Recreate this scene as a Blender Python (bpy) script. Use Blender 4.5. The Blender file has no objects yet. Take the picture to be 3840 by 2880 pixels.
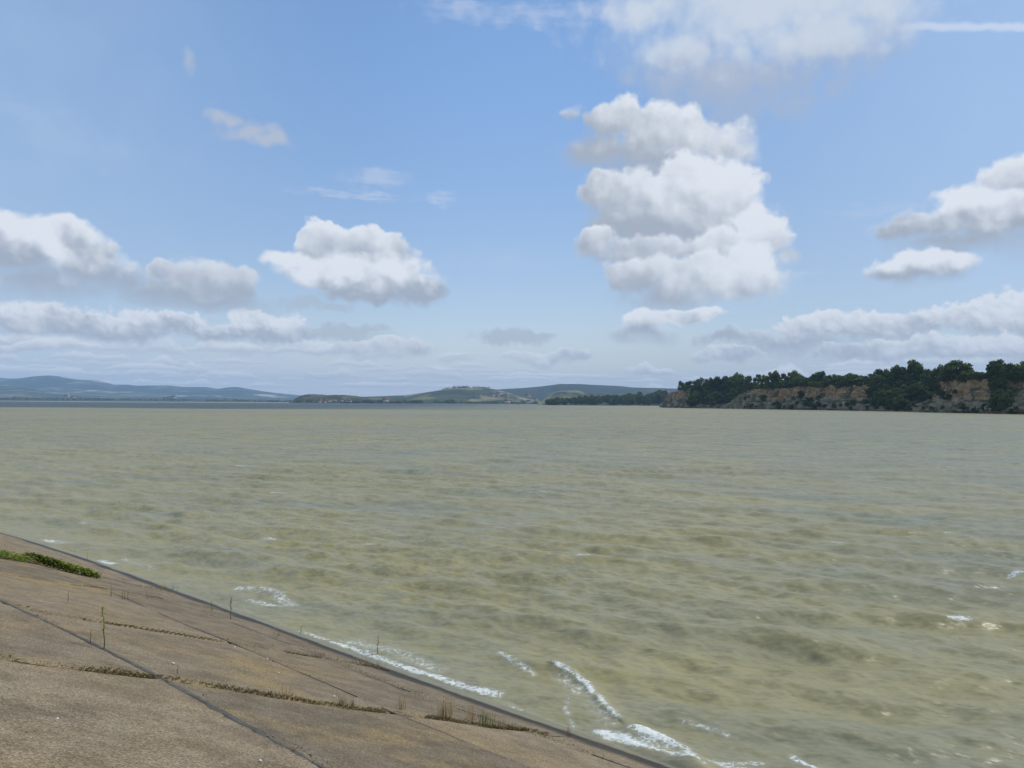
import bpy, math, random
import numpy as np

scene = bpy.context.scene
COL = scene.collection
rng = np.random.default_rng(7)
random.seed(7)

# ------------------------------------------------------------------ camera model
F = 770.0                                   # focal length in 1024-px units
EYE = np.array([0.0, 0.0, 5.0])             # eye 5 m above the lake
ROLL = math.atan(0.00592)
PITCH = math.atan(18.8 / 770)
_fw = np.array([0, math.cos(PITCH), math.sin(PITCH)])
_u0 = np.array([0, -math.sin(PITCH), math.cos(PITCH)])
_r0 = np.array([1.0, 0, 0])
_r = _r0 * math.cos(ROLL) + _u0 * math.sin(ROLL)
_u = _u0 * math.cos(ROLL) - _r0 * math.sin(ROLL)


def ray(px, py, sc=2212):
    k = 1024 / sc
    d = _fw * F + _r * (px * k - 512) + _u * (384 - py * k)
    return d / np.linalg.norm(d)


def on_level(px, py, z=0.0, sc=2212):
    d = ray(px, py, sc)
    return EYE + d * ((z - EYE[2]) / d[2])


def at_depth(px, py, Y, sc=3840):
    d = ray(px, py, sc)
    return EYE + d * (Y / d[1])


# the dam face: u runs along the water's edge, v runs up the slope (plan metres)
SL = 0.38
DU = np.array([0.75129, -0.65998])
DN = np.array([0.65998, 0.75129])
C0 = 9.576
_eu = np.array([-60, -36, -32.2, -30.3, -28.5, -24.6, -20.5, -18.3, -14, -10, -8.1, -7.2, -6.3, -5.2, 0, 20])
_ev = np.array([1.6, 1.1, .83, .50, .47, .36, .37, .33, .42, .57, .42, .38, .35, .34, .40, .4])


def v_edge(u):
    return np.interp(u, _eu, _ev)


def v_shift(u):
    t = np.clip((-25 - u) / 10, 0, 4)
    return 0.45 * t * t / (t + 0.5) * 1.2


def slope_z(u, v):
    return SL * (v - v_shift(u))


def uv_xy(u, v):
    u = np.asarray(u, float); v = np.asarray(v, float)
    return u * DU[0] + (C0 - v) * DN[0], u * DU[1] + (C0 - v) * DN[1]


def xy_uv(x, y):
    return x * DU[0] + y * DU[1], C0 - (x * DN[0] + y * DN[1])


def on_slope(px, py, sc=2212):
    d = ray(px, py, sc)
    t = (SL * C0 - EYE[2]) / (d[2] + SL * (DN[0] * d[0] + DN[1] * d[1]))
    P = EYE + d * t
    for _ in range(8):
        u, v = xy_uv(P[0], P[1])
        zt = SL * (v - v_shift(u))
        n3 = np.array([SL * DN[0], SL * DN[1], 1.0])
        t -= (P[2] - zt) / (d @ n3)
        P = EYE + d * t
    return P


# ------------------------------------------------------------------ small helpers
def tag(o, label=None, cat=None, group=None, kind=None):
    if label: o['label'] = label
    if cat: o['category'] = cat
    if group: o['group'] = group
    if kind: o['kind'] = kind
    return o


def build(name, V, Fc, mats, parent=None, smooth=False, mi=None, attrs=None, loc=None):
    """one mesh object; Fc = (n,k) array of indices or list of such arrays"""
    V = np.asarray(V, np.float32)
    me = bpy.data.meshes.new(name)
    Fs = Fc if isinstance(Fc, list) else [Fc]
    Fs = [np.asarray(f, np.int32) for f in Fs if len(f)]
    loops = np.concatenate([f.ravel() for f in Fs])
    tot = np.concatenate([np.full(len(f), f.shape[1], np.int32) for f in Fs])
    st = np.concatenate([[0], np.cumsum(tot)[:-1]]).astype(np.int32)
    me.vertices.add(len(V)); me.vertices.foreach_set('co', V.ravel())
    me.loops.add(len(loops)); me.loops.foreach_set('vertex_index', loops)
    me.polygons.add(len(tot)); me.polygons.foreach_set('loop_start', st); me.polygons.foreach_set('loop_total', tot)
    if smooth: me.polygons.foreach_set('use_smooth', np.ones(len(tot), bool))
    for m in (mats if isinstance(mats, (list, tuple)) else [mats]): me.materials.append(m)
    if mi is not None: me.polygons.foreach_set('material_index', np.asarray(mi, np.int32))
    for k, a in (attrs or {}).items():
        dom = 'POINT' if len(a) == len(V) else 'FACE'
        at = me.attributes.new(k, 'FLOAT', dom)
        at.data.foreach_set('value', np.asarray(a, np.float32))
    me.update(calc_edges=True)
    o = bpy.data.objects.new(name, me)
    COL.objects.link(o)
    if parent is not None: o.parent = parent
    if loc is not None: o.location = loc
    return o


def grid_faces(nr, nc):
    i = np.arange(nr - 1)[:, None] * nc + np.arange(nc - 1)[None, :]
    return np.stack([i, i + 1, i + nc + 1, i + nc], -1).reshape(-1, 4)


def empty(name, loc, rz=0.0):
    o = bpy.data.objects.new(name, None)
    o.empty_display_size = 0.1
    COL.objects.link(o); o.location = loc; o.rotation_euler = (0, 0, rz)
    return o


def copy_tree(o, parent=None):
    c = o.copy(); COL.objects.link(c)
    if parent is not None: c.parent = parent
    for ch in list(o.children): copy_tree(ch, c)
    return c


_lat = rng.random((64, 64, 64)).astype(np.float32)


def vnoise(x, y, z=0.0):
    x, y, z = np.broadcast_arrays(np.asarray(x, float), np.asarray(y, float), np.asarray(z, float))
    xi = np.floor(x).astype(int); yi = np.floor(y).astype(int); zi = np.floor(z).astype(int)
    fx = x - xi; fy = y - yi; fz = z - zi
    fx = fx * fx * (3 - 2 * fx); fy = fy * fy * (3 - 2 * fy); fz = fz * fz * (3 - 2 * fz)
    L = lambda a, b, c: _lat[(xi + a) & 63, (yi + b) & 63, (zi + c) & 63]
    r = 0
    for a in (0, 1):
        for b in (0, 1):
            for c in (0, 1):
                r = r + L(a, b, c) * (fx if a else 1 - fx) * (fy if b else 1 - fy) * (fz if c else 1 - fz)
    return r


def fbm(x, y, z=0.0, o=4):
    r = 0; a = 0.5; s = 1.0; t = 0
    for k in range(o):
        r = r + a * vnoise(x * s + 11.3 * k, y * s + 5.1 * k, np.asarray(z) * s + 2.7 * k); t += a; a *= .5; s *= 2.03
    return r / t


def sstep(a, b, x):
    t = np.clip((x - a) / (b - a), 0, 1)
    return t * t * (3 - 2 * t)


# ------------------------------------------------------------------ node DSL
class NT:
    def __init__(s, tree): s.t = tree; s.n = tree.nodes; s.l = tree.links

    def put(s, sock, val):
        if val is None: return
        if isinstance(val, bpy.types.NodeSocket): s.l.new(val, sock)
        else:
            try: sock.default_value = val
            except Exception:
                if isinstance(val, (tuple, list)) and len(val) == 3: sock.default_value = (*val, 1.0)
                else: raise

    def node(s, typ, _out=0, _p=None, **inp):
        n = s.n.new(typ)
        for k, v in (_p or {}).items(): setattr(n, k, v)
        for k, v in inp.items():
            key = int(k[1:]) if k[0] == 'i' and k[1:].isdigit() else k.replace('_', ' ')
            s.put(n.inputs[key], v)
        return n.outputs[_out]

    def m(s, op, a, b=None, c=None, clamp=False):
        n = s.n.new('ShaderNodeMath'); n.operation = op; n.use_clamp = clamp
        for i, v in enumerate((a, b, c)): s.put(n.inputs[i], v)
        return n.outputs[0]

    def v(s, op, a, b=None, c=None, out=0):
        n = s.n.new('ShaderNodeVectorMath'); n.operation = op
        for i, x in enumerate((a, b, c)): s.put(n.inputs[i], x)
        return n.outputs['Value'] if op in ('LENGTH', 'DOT_PRODUCT', 'DISTANCE') else n.outputs[0]

    def scale(s, a, f):
        n = s.n.new('ShaderNodeVectorMath'); n.operation = 'SCALE'
        s.put(n.inputs[0], a); s.put(n.inputs['Scale'], f); return n.outputs[0]

    def ss(s, x, a, b, lo=0.0, hi=1.0):
        n = s.n.new('ShaderNodeMapRange'); n.interpolation_type = 'SMOOTHSTEP'
        s.put(n.inputs[0], x); s.put(n.inputs[1], a); s.put(n.inputs[2], b); s.put(n.inputs[3], lo); s.put(n.inputs[4], hi)
        return n.outputs[0]

    def mix(s, f, a, b, mode='MIX'):
        n = s.n.new('ShaderNodeMix'); n.data_type = 'RGBA'; n.blend_type = mode
        s.put(n.inputs['Factor'], f); s.put(n.inputs[6], a); s.put(n.inputs[7], b)
        return n.outputs[2]

    def noise(s, vec, scale, detail=3, rough=.5, dim='3D', out=0, dist=0):
        n = s.n.new('ShaderNodeTexNoise'); n.noise_dimensions = dim
        s.put(n.inputs['Vector'], vec); s.put(n.inputs['Scale'], scale); s.put(n.inputs['Detail'], detail)
        s.put(n.inputs['Roughness'], rough); s.put(n.inputs['Distortion'], dist)
        return n.outputs[out]

    def vor(s, vec, scale, dim='3D', out=0, feature='F1', rand=1.0, detail=0):
        n = s.n.new('ShaderNodeTexVoronoi'); n.voronoi_dimensions = dim; n.feature = feature
        s.put(n.inputs['Vector'], vec); s.put(n.inputs['Scale'], scale); s.put(n.inputs['Randomness'], rand)
        if detail: s.put(n.inputs['Detail'], detail)
        return n.outputs[out]

    def attr(s, name, out=2):
        n = s.n.new('ShaderNodeAttribute'); n.attribute_name = name
        return n.outputs['Fac']

    def pos(s): return s.n.new('ShaderNodeNewGeometry').outputs['Position']

    def objc(s): return s.n.new('ShaderNodeTexCoord').outputs['Object']

    def xyz(s, v):
        n = s.n.new('ShaderNodeSeparateXYZ'); s.put(n.inputs[0], v); return n.outputs[0], n.outputs[1], n.outputs[2]

    def comb(s, x, y, z=0.0):
        n = s.n.new('ShaderNodeCombineXYZ')
        for i, q in enumerate((x, y, z)): s.put(n.inputs[i], q)
        return n.outputs[0]

    def ramp(s, fac, stops):
        n = s.n.new('ShaderNodeValToRGB'); e = n.color_ramp.elements
        while len(e) < len(stops): e.new(0.5)
        for i, (p, c) in enumerate(stops): e[i].position = p; e[i].color = (*c, 1)
        s.put(n.inputs[0], fac); return n.outputs[0]


def lin(r, g, b):
    f = lambda c: (c / 255 / 12.92) if c / 255 <= .04045 else ((c / 255 + .055) / 1.055) ** 2.4
    return (f(r), f(g), f(b))


def material(name):
    m = bpy.data.materials.new(name); m.use_nodes = True
    t = NT(m.node_tree)
    bs = m.node_tree.nodes['Principled BSDF']
    return m, t, bs


# ------------------------------------------------------------------ render + camera
scene.view_settings.view_transform = 'Standard'
scene.view_settings.look = 'None'
scene.view_settings.exposure = 0.0
scene.view_settings.gamma = 1.0
scene.render.engine = 'CYCLES'
cy = scene.cycles
cy.max_bounces = 5; cy.diffuse_bounces = 2; cy.glossy_bounces = 2; cy.transmission_bounces = 2
cy.transparent_max_bounces = 8; cy.volume_bounces = 1
cy.use_denoising = True
try: cy.denoiser = 'OPENIMAGEDENOISE'
except Exception: pass
cy.caustics_reflective = False; cy.caustics_refractive = False
cy.sample_clamp_indirect = 4

cam_d = bpy.data.cameras.new('camera')
cam_d.sensor_width = 36; cam_d.lens = 36 * F / 1024
cam_d.clip_start = 0.05; cam_d.clip_end = 60000
cam = bpy.data.objects.new('camera', cam_d); COL.objects.link(cam)
from mathutils import Matrix, Vector
cam.matrix_world = Matrix(((_r[0], _u[0], -_fw[0], EYE[0]), (_r[1], _u[1], -_fw[1], EYE[1]), (_r[2], _u[2], -_fw[2], EYE[2]), (0, 0, 0, 1)))
scene.camera = cam

# ------------------------------------------------------------------ sun
SUN_EL = math.radians(50); SUN_AZ = math.radians(74)      # azimuth clockwise from +Y
sun_dir = Vector((math.sin(SUN_AZ) * math.cos(SUN_EL), math.cos(SUN_AZ) * math.cos(SUN_EL), math.sin(SUN_EL)))
sd = bpy.data.lights.new('sun', 'SUN'); sd.energy = 2.8; sd.angle = math.radians(0.6); sd.color = (1.0, .95, .87)
so = bpy.data.objects.new('sun', sd); COL.objects.link(so)
so.rotation_euler = sun_dir.to_track_quat('Z', 'Y').to_euler(); so.location = (60, 20, 80)

# ------------------------------------------------------------------ world: sky and clouds
SKY_S = 0.14
world = bpy.data.worlds.new('World'); scene.world = world; world.use_nodes = True
w = NT(world.node_tree)
bg = world.node_tree.nodes['Background']; bg.inputs['Strength'].default_value = SKY_S
try:
    world.cycles.sampling_method = 'MANUAL'; world.cycles.sample_map_resolution = 256
except Exception: pass
sky = w.n.new('ShaderNodeTexSky'); sky.sky_type = 'NISHITA'; sky.sun_disc = False
sky.sun_elevation = SUN_EL; sky.sun_rotation = SUN_AZ
sky.altitude = 300; sky.air_density = 1.0; sky.dust_density = 0.6; sky.ozone_density = 1.0
gen = w.n.new('ShaderNodeTexCoord').outputs['Generated']
gx, gy, gz = w.xyz(gen)
az = w.m('MULTIPLY', w.m('ARCTAN2', gx, gy), 57.29578)
el = w.m('MULTIPLY', w.m('ARCSINE', gz), 57.29578)
P0 = w.comb(az, el, 0.0)


def azel(px, py, sc=2212):
    d = ray(px, py, sc)
    return math.degrees(math.atan2(d[0], d[1])), math.degrees(math.asin(d[2]))


# shared noises (in degrees on the sky)
nwarp = w.noise(P0, 0.30, 3, .5, '2D', out=1)
nfine = w.noise(P0, 0.9, 5, .55, '2D')
nlow = w.noise(P0, 0.34, 4, .5, '2D')
nlow_s = w.noise(w.v('ADD', P0, (0.6, 0.8, 0)), 0.34, 4, .5, '2D')
warp = w.v('SUBTRACT', nwarp, (.5, .5, .5))
PB = w.v('MULTIPLY_ADD', w.v('SUBTRACT', w.noise(P0, 0.8, 3, .5, '2D', out=1), (.5, .5, .5)), (.9, .9, 0), P0)
bil = w.vor(PB, 0.50, '2D', feature='SMOOTH_F1')
bil_s = w.vor(w.v('ADD', PB, (0.35, 0.55, 0)), 0.50, '2D', feature='SMOOTH_F1')
bilf = w.vor(PB, 1.25, '2D', feature='SMOOTH_F1')
bilf_s = w.vor(w.v('ADD', PB, (0.14, 0.22, 0)), 1.25, '2D', feature='SMOOTH_F1')
PW = w.v('MULTIPLY_ADD', warp, (3.0, 1.8, 0), P0)
ELW = w.xyz(PW)[1]
puff1 = w.m('ADD', w.m('MULTIPLY', w.m('SUBTRACT', nfine, .5), 1.0), w.m('ADD', w.m('MULTIPLY', w.m('SUBTRACT', .38, bil), 1.0), w.m('MULTIPLY', w.m('SUBTRACT', .38, bilf), .42)))
relief1 = w.m('ADD', w.m('MULTIPLY', w.m('SUBTRACT', nlow, nlow_s), 1.6), w.m('ADD', w.m('MULTIPLY', w.m('SUBTRACT', bil_s, bil), 0.55), w.m('MULTIPLY', w.m('SUBTRACT', bilf_s, bilf), 0.28)))

bil3 = w.vor(PB, 2.6, '2D', feature='SMOOTH_F1')
bil3_s = w.vor(w.v('ADD', PB, (0.07, 0.12, 0)), 2.6, '2D', feature='SMOOTH_F1')
nfine2 = w.noise(P0, 2.0, 5, .58, '2D')
puff2 = w.m('ADD', w.m('MULTIPLY', w.m('SUBTRACT', nfine2, .5), 1.3), w.m('ADD', w.m('MULTIPLY', w.m('SUBTRACT', .38, bilf), .9), w.m('MULTIPLY', w.m('SUBTRACT', .38, bil3), .5)))
relief2 = w.m('ADD', w.m('MULTIPLY', w.m('SUBTRACT', nlow, nlow_s), 1.0), w.m('ADD', w.m('MULTIPLY', w.m('SUBTRACT', bilf_s, bilf), .55), w.m('MULTIPLY', w.m('SUBTRACT', bil3_s, bil3), .35)))
K = 1.0 / SKY_S
WHITE = tuple(c * K for c in lin(227, 233, 242))
GREY = tuple(c * K for c in lin(166, 177, 193))
skycol = w.mix(1.0, sky.outputs[0], w.mix(w.ss(el, 3, 27), (.95, .90, .93, 1), (1.03, 1.17, 1.27, 1)), 'MULTIPLY')
skycol = w.mix(w.ss(el, 7, -.5, 0, .85), skycol, tuple(c * K for c in lin(192, 207, 226)))
skycol = w.mix(1.0, skycol, w.mix(w.ss(az, -6, 26), (1, 1, 1, 1), (.80, .80, .795, 1)), 'MULTIPLY')
veil = w.m('MULTIPLY', w.ss(w.m('ABSOLUTE', w.m('ADD', az, 1.0)), 9, 36), w.m('MULTIPLY_ADD', nlow, .25, .30))
skycol = w.mix(veil, skycol, tuple(c * K for c in lin(176, 201, 232)))
state = {'c': skycol}


def field(blobs, P):
    r = None
    for cx, cy_, rx, ry in blobs:
        a, e = azel(cx, cy_); a2, _ = azel(cx + rx, cy_); _, e2 = azel(cx, cy_ - ry)
        sx = max(abs(a2 - a), .05); sy = max(abs(e2 - e), .05)
        q = w.v('MULTIPLY_ADD', P, (1 / sx, 1 / sy, 0), (-a / sx, -e / sy, 0))
        d = w.v('LENGTH', q)
        r = d if r is None else w.m('SMOOTH_MIN', r, d, 0.25)
    return w.m('SUBTRACT', 1.0, r)


def cloud(blobs, top, base=None, soft=.44, amp=.42, op=1.0, P=None, white=WHITE, grey=GREY, lo=.05, hi=1.08, rel=.5, flat=True, grow=1.2, small=False, tilt=0.0):
    puff, relief = (puff2, relief2) if small else (puff1, relief1)
    P = PW if P is None else P
    D = field([(b[0], b[1], b[2] * grow, b[3] * grow) for b in blobs], P)
    mx = sum(b[0] for b in blobs) / len(blobs)
    e_top = azel(mx, top)[1]; e_base = azel(mx, base)[1]
    t = w.m('DIVIDE', w.m('SUBTRACT', ELW, e_base), e_top - e_base)
    if flat:
        fb = w.m('MULTIPLY_ADD', t, 1.25, .30)
        D = w.m('SMOOTH_MIN', D, fb, .15)
        D = w.m('MULTIPLY_ADD', puff, w.ss(t, -.1, .6, amp * .22, amp), D)
        sf = w.ss(t, .0, .8, soft * 2.8, soft * .6)
    else:
        D = w.m('MULTIPLY_ADD', puff, amp, D); sf = soft
    a = w.m('MULTIPLY', w.ss(D, -.04, sf), op)
    t = w.m('MULTIPLY_ADD', relief, rel, t)
    if tilt:
        ax = [azel(b[0], b[1])[0] for b in blobs]; ac = (min(ax) + max(ax)) / 2; aw = (max(ax) - min(ax)) / 2 + 1.5
        t = w.m('MULTIPLY_ADD', w.m('SUBTRACT', az, ac), tilt / aw, t)
    # the sunlit rim: thin cloud near an edge is bright
    t = w.m('ADD', t, w.ss(D, .40, .0, 0, .16)) if flat else t
    colr = w.mix(w.ss(t, lo, hi), grey, white)
    state['c'] = w.mix(a, state['c'], colr)


def hz(c, f):   # a far cloud's own whiteness is paled towards the horizon colour
    h = [q * K for q in lin(196, 206, 220)]
    return tuple(c[i] * (1 - f) + h[i] * f for i in range(3))


# general haze of thin high cloud and low stratocumulus rows near the horizon
leftm = w.ss(az, 6.0, -14.0)
rightm = w.ss(az, 10.0, 22.0)
hitop = w.m('ADD', w.m('ADD', w.m('MULTIPLY', leftm, 4.2), 2.6), w.m('MULTIPLY', rightm, 2.2))
rowmask = w.ss(el, hitop, w.m('MULTIPLY', hitop, .45))
lg = w.m('LOGARITHM', w.m('MAXIMUM', gz, .006), 2.718)
rw, rg = tuple(c * K for c in lin(232, 237, 244)), tuple(c * K for c in lin(184, 194, 210))
for k_, (rs, ro, seed) in enumerate([(1.7, .0, 3.1), (2.6, .45, 27.7), (3.6, .2, 61.3)]):
    q_ = w.m('MULTIPLY_ADD', lg, rs, w.m('MULTIPLY_ADD', w.m('SUBTRACT', nlow, .5), .7, 40 + ro))
    ri = w.m('FLOOR', q_); f_ = w.m('FRACT', q_)
    hn = w.noise(w.comb(w.m('MULTIPLY_ADD', ri, 7.31 + seed, az), w.m('MULTIPLY', ri, 3.7), 0.0), .17, 6, .6, '2D')
    hr = w.m('MULTIPLY', w.m('MULTIPLY', w.m('SUBTRACT', hn, .41), 4.6), w.m('POWER', rowmask, .6))
    hr = w.m('MINIMUM', hr, .95)
    ra = w.m('MULTIPLY', w.ss(w.m('SUBTRACT', hr, f_), -.02, .26), w.ss(f_, .0, .22))
    rt = w.m('ADD', w.m('DIVIDE', f_, w.m('MAXIMUM', hr, .25)), w.m('MULTIPLY', w.m('SUBTRACT', hn, .5), .9))
    ra = w.m('MULTIPLY', w.m('MULTIPLY', ra, .72), w.ss(el, .2, 1.2))
    state['c'] = w.mix(ra, state['c'], w.mix(w.ss(rt, .15, 1.05), rg, rw))

W2 = hz(WHITE, .12); G2 = hz(GREY, .15)
# wisps
TAN = tuple(c * K for c in lin(188, 195, 208))
cloud([(500, 262, 40, 16), (545, 288, 50, 20), (590, 305, 40, 18)], 240, 330, soft=.8, amp=.6, op=.75, grow=1.5, white=TAN, grey=TAN, flat=False)
cloud([(403, 135, 22, 24)], 110, 160, soft=.9, amp=.5, op=.5, grow=1.4, white=TAN, grey=TAN, flat=False)
CIR = tuple(c * K for c in lin(196, 208, 232))
streakP = w.v('MULTIPLY_ADD', w.v('SUBTRACT', w.noise(w.v('MULTIPLY', P0, (.5, 2.2, 1)), .8, 4, .6, '2D', out=1), (.5, .5, .5)), (3.5, 1.6, 0), P0)
cloud([(820, 385, 90, 20), (720, 415, 90, 10), (810, 428, 70, 9), (945, 430, 50, 14)], 360, 440, soft=1.1, amp=.7, op=.5, P=streakP, white=CIR, grey=CIR, flat=False)
cloud([(1150, 28, 260, 28), (1000, 12, 120, 20), (1330, 40, 120, 26)], 0, 60, soft=1.2, amp=.8, op=.5, P=streakP, white=CIR, grey=CIR, flat=False)
cloud([(60, 235, 130, 40), (200, 320, 260, 60)], 200, 380, soft=1.6, amp=.6, op=.18, P=streakP, white=CIR, grey=CIR, flat=False)
cloud([(1900, 455, 160, 16)], 440, 470, soft=1.2, amp=.6, op=.25, P=streakP, white=CIR, grey=CIR, flat=False)
cloud([(1100, 560, 260, 40)], 500, 620, soft=1.6, amp=.6, op=.2, P=streakP, white=CIR, grey=CIR, flat=False)
# contrail
a0, e0 = azel(1960, 56); a1, e1 = azel(2400, 53)
ctr = w.m('ABSOLUTE', w.m('SUBTRACT', w.m('MULTIPLY_ADD', w.m('SUBTRACT', nfine, .5), .35, el), w.m('MULTIPLY_ADD', w.m('SUBTRACT', az, a0), (e1 - e0) / (a1 - a0), e0)))
cta = w.m('MULTIPLY', w.m('MULTIPLY', w.ss(ctr, .36, .05), w.ss(az, a0 - 2.5, a0 + 1.5)), .75)
state['c'] = w.mix(cta, state['c'], tuple(c * K for c in lin(208, 220, 242)))
# top diffuse cloud
TW = tuple(c * K for c in lin(205, 216, 230)); TG = tuple(c * K for c in lin(170, 184, 208))
cloud([(1600, 230, 150, 60), (1800, 192, 50, 26), (1725, 208, 45, 18), (1560, 180, 190, 55)], 120, 290, soft=1.0, amp=.75, op=.6, grow=1.55, P=PW, white=TG, grey=TG, flat=False)
cloud([(1660, 10, 330, 110), (1780, 92, 170, 66), (1480, 118, 120, 66), (1560, 165, 150, 44), (1890, 20, 110, 60), (1400, 20, 110, 40)], 40, 190, soft=.95, amp=.38, op=.95, grow=1.62, white=TW, grey=TG, lo=.1, hi=.9, flat=False)
cloud([(1740, 95, 150, 45)], 40, 150, soft=.9, amp=.5, op=.6, grow=1.5, white=TW, grey=TW, flat=False)
# small far low clouds
cloud([(1100, 728, 85, 18), (1150, 724, 50, 10)], 708, 750, soft=.5, op=.75, white=hz(GREY, .35), grey=hz(GREY, .3), flat=False, small=True)
cloud([(1180, 775, 90, 14), (1120, 772, 40, 10), (1250, 778, 40, 9)], 755, 795, op=.9, white=W2, grey=G2, small=True)
cloud([(1400, 806, 55, 11)], 793, 820, op=.9, white=W2, grey=G2, small=True)
cloud([(700, 722, 130, 16), (770, 712, 60, 12)], 700, 745, soft=.6, op=.7, white=hz(GREY, .35), grey=hz(GREY, .3), flat=False, small=True)
cloud([(830, 750, 95, 20), (760, 752, 50, 12), (900, 765, 60, 14)], 725, 785, op=.9, white=W2, grey=G2, small=True)
cloud([(665, 658, 60, 16), (720, 668, 60, 12)], 640, 690, soft=.7, op=.6, white=hz(GREY, .3), grey=hz(GREY, .3), flat=False, small=True)
# right low bank
cloud([(1800, 700, 120, 32), (1900, 708, 140, 40), (1990, 700, 80, 30), (2130, 688, 130, 42), (2260, 672, 120, 50), (1570, 733, 70, 16), (1700, 745, 160, 30)], 660, 775, white=W2, grey=G2, lo=.3, hi=1.0, small=True)
cloud([(2010, 755, 150, 26), (2180, 750, 140, 34), (1860, 770, 120, 22), (1560, 768, 80, 16)], 722, 810, white=W2, grey=G2, lo=.3, hi=1.0, op=.9, small=True)
# left bands
cloud([(80, 690, 140, 34), (330, 703, 130, 28), (230, 715, 200, 26), (560, 688, 70, 18), (520, 725, 160, 22)], 668, 760, white=W2, grey=G2, lo=.35, hi=1.0, small=True)
cloud([(60, 752, 120, 14), (120, 745, 70, 10)], 738, 775, white=W2, grey=G2, op=.85, small=True)
# left cumulus groups
cloud([(345, 578, 24, 22), (460, 602, 95, 42), (410, 625, 90, 36), (505, 625, 60, 40), (470, 655, 130, 26)], 562, 680, white=hz(WHITE, .35), grey=hz(GREY, .1), lo=.35, hi=1.1)
cloud([(35, 535, 115, 75), (110, 525, 95, 55), (175, 580, 95, 52), (70, 610, 210, 50), (240, 612, 110, 44), (335, 640, 120, 26), (440, 655, 140, 20), (-80, 560, 130, 80)], 462, 668, lo=.3, hi=.85)
# centre-left cumulus
cloud([(692, 522, 56, 36), (780, 538, 85, 42), (850, 560, 50, 30)], 486, 600, soft=.25)
cloud([(640, 560, 85, 22), (735, 585, 120, 36), (850, 590, 70, 42), (890, 632, 66, 28), (800, 625, 110, 32), (700, 600, 60, 24)], 550, 665, lo=.2, hi=.75, flat=False)
# right cumulus group
cloud([(2195, 395, 70, 52), (2260, 400, 80, 60)], 340, 470)
cloud([(2090, 450, 105, 42), (2165, 480, 130, 55), (2000, 492, 110, 34), (2230, 520, 120, 46), (2070, 522, 150, 34), (1950, 500, 50, 26)], 412, 562, lo=.3, hi=.9)
cloud([(1955, 582, 80, 32), (2030, 580, 78, 32), (1905, 588, 40, 22)], 542, 620, lo=.25, hi=.75)
# the tall central pile, top to bottom
PG = tuple(c * K for c in lin(168, 178, 193))
cloud([(1450, 385, 165, 42), (1470, 500, 190, 45), (1520, 590, 160, 40)], 340, 640, soft=.5, amp=.3, grey=PG, white=PG, op=.95, flat=False)
cloud([(1228, 248, 20, 20)], 225, 275, soft=.7, amp=.4, op=.7, flat=False)
cloud([(1322, 258, 70, 48), (1425, 284, 112, 56), (1530, 315, 110, 52), (1425, 335, 200, 58), (1310, 335, 100, 46), (1600, 325, 50, 30)], 192, 402, grey=PG, lo=.1, hi=1.0, tilt=.30)
cloud([(1300, 412, 45, 42), (1390, 420, 105, 62), (1520, 420, 95, 64), (1460, 475, 185, 58), (1580, 470, 85, 62), (1575, 405, 60, 60), (1330, 480, 85, 42), (1490, 385, 60, 55)], 354, 556, grey=PG, lo=.15, hi=1.05, tilt=.30)
cloud([(1290, 520, 52, 34), (1420, 548, 140, 42), (1570, 545, 130, 50), (1640, 535, 70, 46), (1630, 500, 48, 52), (1700, 560, 30, 20)], 484, 606, grey=PG, lo=.1, hi=1.05, tilt=.28)
cloud([(1510, 605, 180, 52), (1600, 605, 90, 52), (1360, 603, 60, 34), (1440, 640, 120, 34), (1610, 570, 60, 46)], 550, 680, grey=PG, lo=.1, hi=1.1, tilt=.28)
cloud([(1480, 680, 90, 15), (1395, 688, 52, 28), (1400, 725, 72, 26)], 658, 748, lo=.25, hi=.9)
w.put(bg.inputs['Color'], state['c'])

# ------------------------------------------------------------------ the sheet of ground under everything
m_ground, t, bs = material('lake_bed_soil')
n = t.noise(t.pos(), .02, 6, .6)
t.put(bs.inputs['Base Color'], t.ramp(n, [(.3, (.10, .10, .05)), (.6, (.16, .14, .08)), (.8, (.08, .10, .04))]))
bs.inputs['Roughness'].default_value = 1
G = 24000
o = build('ground', [(-G, -G, -3), (G, -G, -3), (G, G, -3), (-G, G, -3)], np.array([[0, 1, 2, 3]]), m_ground)
tag(o, 'wide sheet of bare soil under lake and hills', 'ground', kind='structure')

# ------------------------------------------------------------------ embankment
SEAMS = {  # tar seams running along the slope, measured points
    'wide': [(-60, 1272), (0, 1297), (60, 1325), (130, 1357), (200, 1390), (330, 1455), (500, 1550), (600, 1602), (700, 1659), (790, 1708)],
    'narrow': [(100, 1229), (150, 1250), (240, 1279), (330, 1318), (400, 1350), (480, 1380), (560, 1415), (660, 1458), (760, 1500), (860, 1545), (1000, 1600), (1130, 1659), (1220, 1697)],
    'low': [(300, 1277), (420, 1316), (520, 1352), (640, 1398), (760, 1447), (900, 1501), (1050, 1552), (1180, 1594), (1300, 1638), (1400, 1672)],
}
JOINTS = [[(-80, 1411), (0, 1420), (80, 1433), (150, 1441), (230, 1450), (330, 1461), (440, 1480), (560, 1500), (660, 1515), (760, 1530), (860, 1541), (960, 1553), (1060, 1568), (1140, 1576), (1185, 1588)],
          [(-60, 1292), (0, 1302), (50, 1313), (100, 1326), (200, 1341), (300, 1356), (400, 1373), (480, 1386), (560, 1398), (640, 1413), (720, 1425), (800, 1441), (850, 1452)],
          [(-60, 1228), (30, 1243), (130, 1258), (230, 1272), (330, 1290), (430, 1308), (520, 1330), (600, 1345), (640, 1352)],
          [(-40, 1192), (60, 1212), (140, 1228), (200, 1244), (260, 1257), (330, 1272), (390, 1290)]]


def to_uv(pts):
    return np.array([xy_uv(*on_slope(x, y)[:2]) for x, y in pts])


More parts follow.
